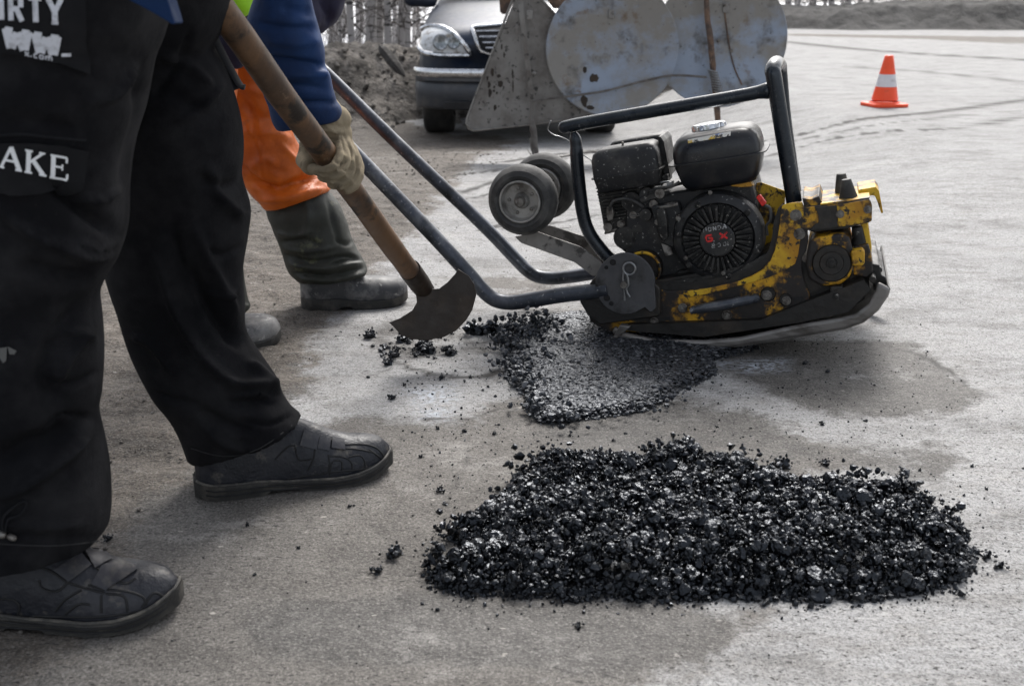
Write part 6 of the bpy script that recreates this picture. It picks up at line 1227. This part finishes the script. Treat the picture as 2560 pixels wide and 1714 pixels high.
# loose clumps and crumbs
def clump_proto(n, spread, tall):
    pos = np.column_stack([RNG.normal(0, spread, n), RNG.normal(0, spread, n), np.abs(RNG.normal(tall, tall * .8, n))]); return stones(pos, np.clip(RNG.gamma(3, .0014, n) * spread / .006, .001, .008))
CP_ = [stone_mesh('asphalt_clump', [clump_proto(n, s_, t_)], M['loose_mix']).data for n, s_, t_ in ((26, .006, .005), (18, .005, .003), (48, .0055, .006), (14, .0038, .003), (22, .0055, .003), (9, .0024, .002))]
for o in [o for o in list(C.objects) if o.data in CP_]: bpy.data.objects.remove(o)
D_ = 1.093
named = [(900, 1262, 34, 'twin black clump of asphalt beside the bare road left of the loose heap'), (862, 1304, 28, 'ragged black clump just left of the heap end, below the twin clump'), (1785, 1060, 34, 'biggest spiky clump lying just behind the loose heap, right of its middle'), (1888, 1056, 22, 'clump behind the heap, between the biggest spiky clump and the pair further right'), (2065, 1076, 20, 'left clump of the close pair behind the right end of the heap'), (2103, 1072, 14, 'small right clump of the close pair behind the right end of the heap'), (2262, 1268, 26, 'upper clump of the pair off the right tip of the heap'), (2290, 1292, 26, 'lower clump of the pair off the right tip of the heap'), (2196, 1356, 22, 'single stone in front of the right corner of the heap'), (1325, 1428, 20, 'lone black crumb on the road in front of the middle of the heap'), (565, 1197, 18, 'black clump in front of the shoe nearer the machine'), (683, 1249, 16, 'pointed stone standing right of the front shoes'), (246, 1230, 22, 'black clump against the hem of the nearer trouser leg'), (1008, 1118, 20, 'round black stone between the far shoe and the heap'), (1000, 977, 16, 'clump left of the lower tip of the rolled patch'), (895, 908, 20, 'grey topped clump above the far shoe toe'), (1085, 752, 40, 'leftmost spiky clump beside the hoe blade'), (1135, 752, 46, 'wide spiky clump right of the hoe blade'), (1215, 742, 30, 'tall two-armed clump under the handlebar bend'), (2224, 1064, 14, 'small stone far right of the heap, farthest back'), (2255, 1115, 14, 'small stone right of the heap in the row of two, right one'), (2204, 1130, 12, 'small stone right of the heap in the row of two, left one'), (962, 1042, 16, 'flat clump above the round black stone'), (1303, 993, 14, 'clump just below the lower tip of the rolled patch')]
def put(px, py, s_, label, group, var=None):
    g = G(px, py + s_ * .25); sc = s_ * (P(px + 1, py, g.y) - P(px, py, g.y)).length / .022
    o = bpy.data.objects.new('asphalt_clump', CP_[var if var is not None else random.randrange(5)]); C.objects.link(o); o.location = g; o.scale = (sc,) * 3; o.rotation_euler = (0, 0, random.uniform(0, 6.28))
    o['label'] = label; o['category'] = 'clump'; o['group'] = group
for x, y, s_, lb in named: put(x * D_, y * D_, s_ * D_ * 1.05, lb, 'loose asphalt clumps on the road', 2 if s_ > 28 else (0 if s_ > 18 else 3))
small = [(1030, 1138, 10), (842, 862, 9), (680, 876, 9), (780, 760, 8), (945, 1178, 8), (1040, 1088, 8), (465, 1274, 9), (582, 1313, 10), (800, 1156, 16), (822, 1430, 12), (1345, 1028, 14), (1403, 1006, 12), (925, 878, 18), (1010, 862, 16), (1075, 862, 16), (1062, 985, 12), (1110, 1010, 10), (1140, 970, 10), (2106, 742, 8), (1892, 849, 12), (1985, 1068, 8), (2163, 1163, 12), (1765, 1095, 8), (2340, 1070, 8), (1640, 975, 10), (1540, 1000, 12), (1495, 1035, 14), (1545, 1005, 14), (1300, 1250, 0), (1840, 830, 14), (1790, 885, 12), (1980, 960, 12), (1880, 968, 14), (2000, 880, 8), (835, 800, 0), (950, 1225, 6), (700, 1330, 6), (1130, 990, 12), (1430, 990, 10), (1590, 980, 12)]
for x, y, s_ in small:
    if s_: put(x * D_, y * D_, s_ * D_ * .8, 'small black crumb of asphalt lying loose on the road', 'small asphalt crumbs on the road')
for k in range(46):
    x = random.gauss(950, 52); y = random.gauss(797, 17)
    put(x * D_, y * D_, random.choice((9, 12, 15, 20, 28)), 'black crumb of asphalt in the scatter under the hoe blade', 'asphalt crumbs under the hoe blade')
qs = []
def crumb_set(n, pl, r0, r1):
    q, _ = sample_poly(pl, n); z = np.array([gz(x, y) for x, y in q]); r = RNG.uniform(r0, r1, n) * RNG.uniform(.4, 1, n); return stones(np.column_stack([q, z + r * .3]), r)
allp = [(-100, 1714), (2660, 1714), (2560, 500), (700, 420)]
sets = [crumb_set(700, allp, .0008, .0024), crumb_set(500, [(1000, 800), (1280, 830), (1500, 1100), (1000, 1150)], .0008, .0045), crumb_set(600, [(1650, 860), (2300, 840), (2450, 1000), (2100, 1200), (1600, 1150)], .0008, .0034), crumb_set(900, [(200, 1500), (700, 1100), (1100, 520), (900, 380), (600, 480), (200, 800)], .001, .0026), crumb_set(900, [(1050, 1130), (1250, 1110), (2450, 1180), (2560, 1450), (2420, 1540), (1040, 1540)], .0008, .0034), crumb_set(260, [(1240, 780), (1850, 850), (1850, 1000), (1300, 1110)], .001, .003)]
cr = stone_mesh('asphalt_crumbs', sets, M['loose_mix']); tag(cr, 'fine black asphalt crumbs and grit strewn over the road', 'grit', kind='stuff')

# gravel and grit on the bare shoulder
M['grit'] = grimy('grit', (.17, .155, .138), [((.06, .054, .048), 40, .42, .58), ((.30, .28, .26), 60, .60, .68)], .9)
def on_ground(sets_poly, n, r0, r1):
    q, _ = sample_poly(sets_poly, n); z = np.array([gz(x, y) for x, y in q]); r = r0 + (r1 - r0) * RNG.random(n) ** 3; return stones(np.column_stack([q, z + r * .15]), r, flat=.7)
gs = [on_ground([(-50, 1714), (200, 1500), (430, 1180), (700, 960), (930, 700), (1130, 470), (1170, 360), (850, 290), (300, 420), (-50, 900)], 5200, .0012, .0065), on_ground([(850, 400), (1150, 345), (1330, 352), (1100, 480)], 900, .002, .010), on_ground([(900, 560), (1500, 560), (1500, 760), (900, 900)], 500, .001, .004), on_ground([(0, 1714), (2560, 1714), (2560, 1000), (1000, 1000)], 900, .0008, .0022)]
tag(stone_mesh('gravel', gs, M['grit']), 'pale brown grit and small gravel strewn over the bare shoulder', 'gravel', kind='stuff')
bs = []
for k in range(900):
    x = random.uniform(-2.6, .6); foot = 9.1 + .55 * (x + 1.2); y = foot + random.uniform(-.5, 1.4); r = random.uniform(.006, .05) * random.random() + .006; bs.append((x, y, bank_z(x, y) + r * .2, r))
bs = np.array(bs); tag(stone_mesh('clods', [stones(bs[:, :3], bs[:, 3])], M['bank']), 'clods of earth and stones lying on the bank slope', 'clods', kind='stuff')
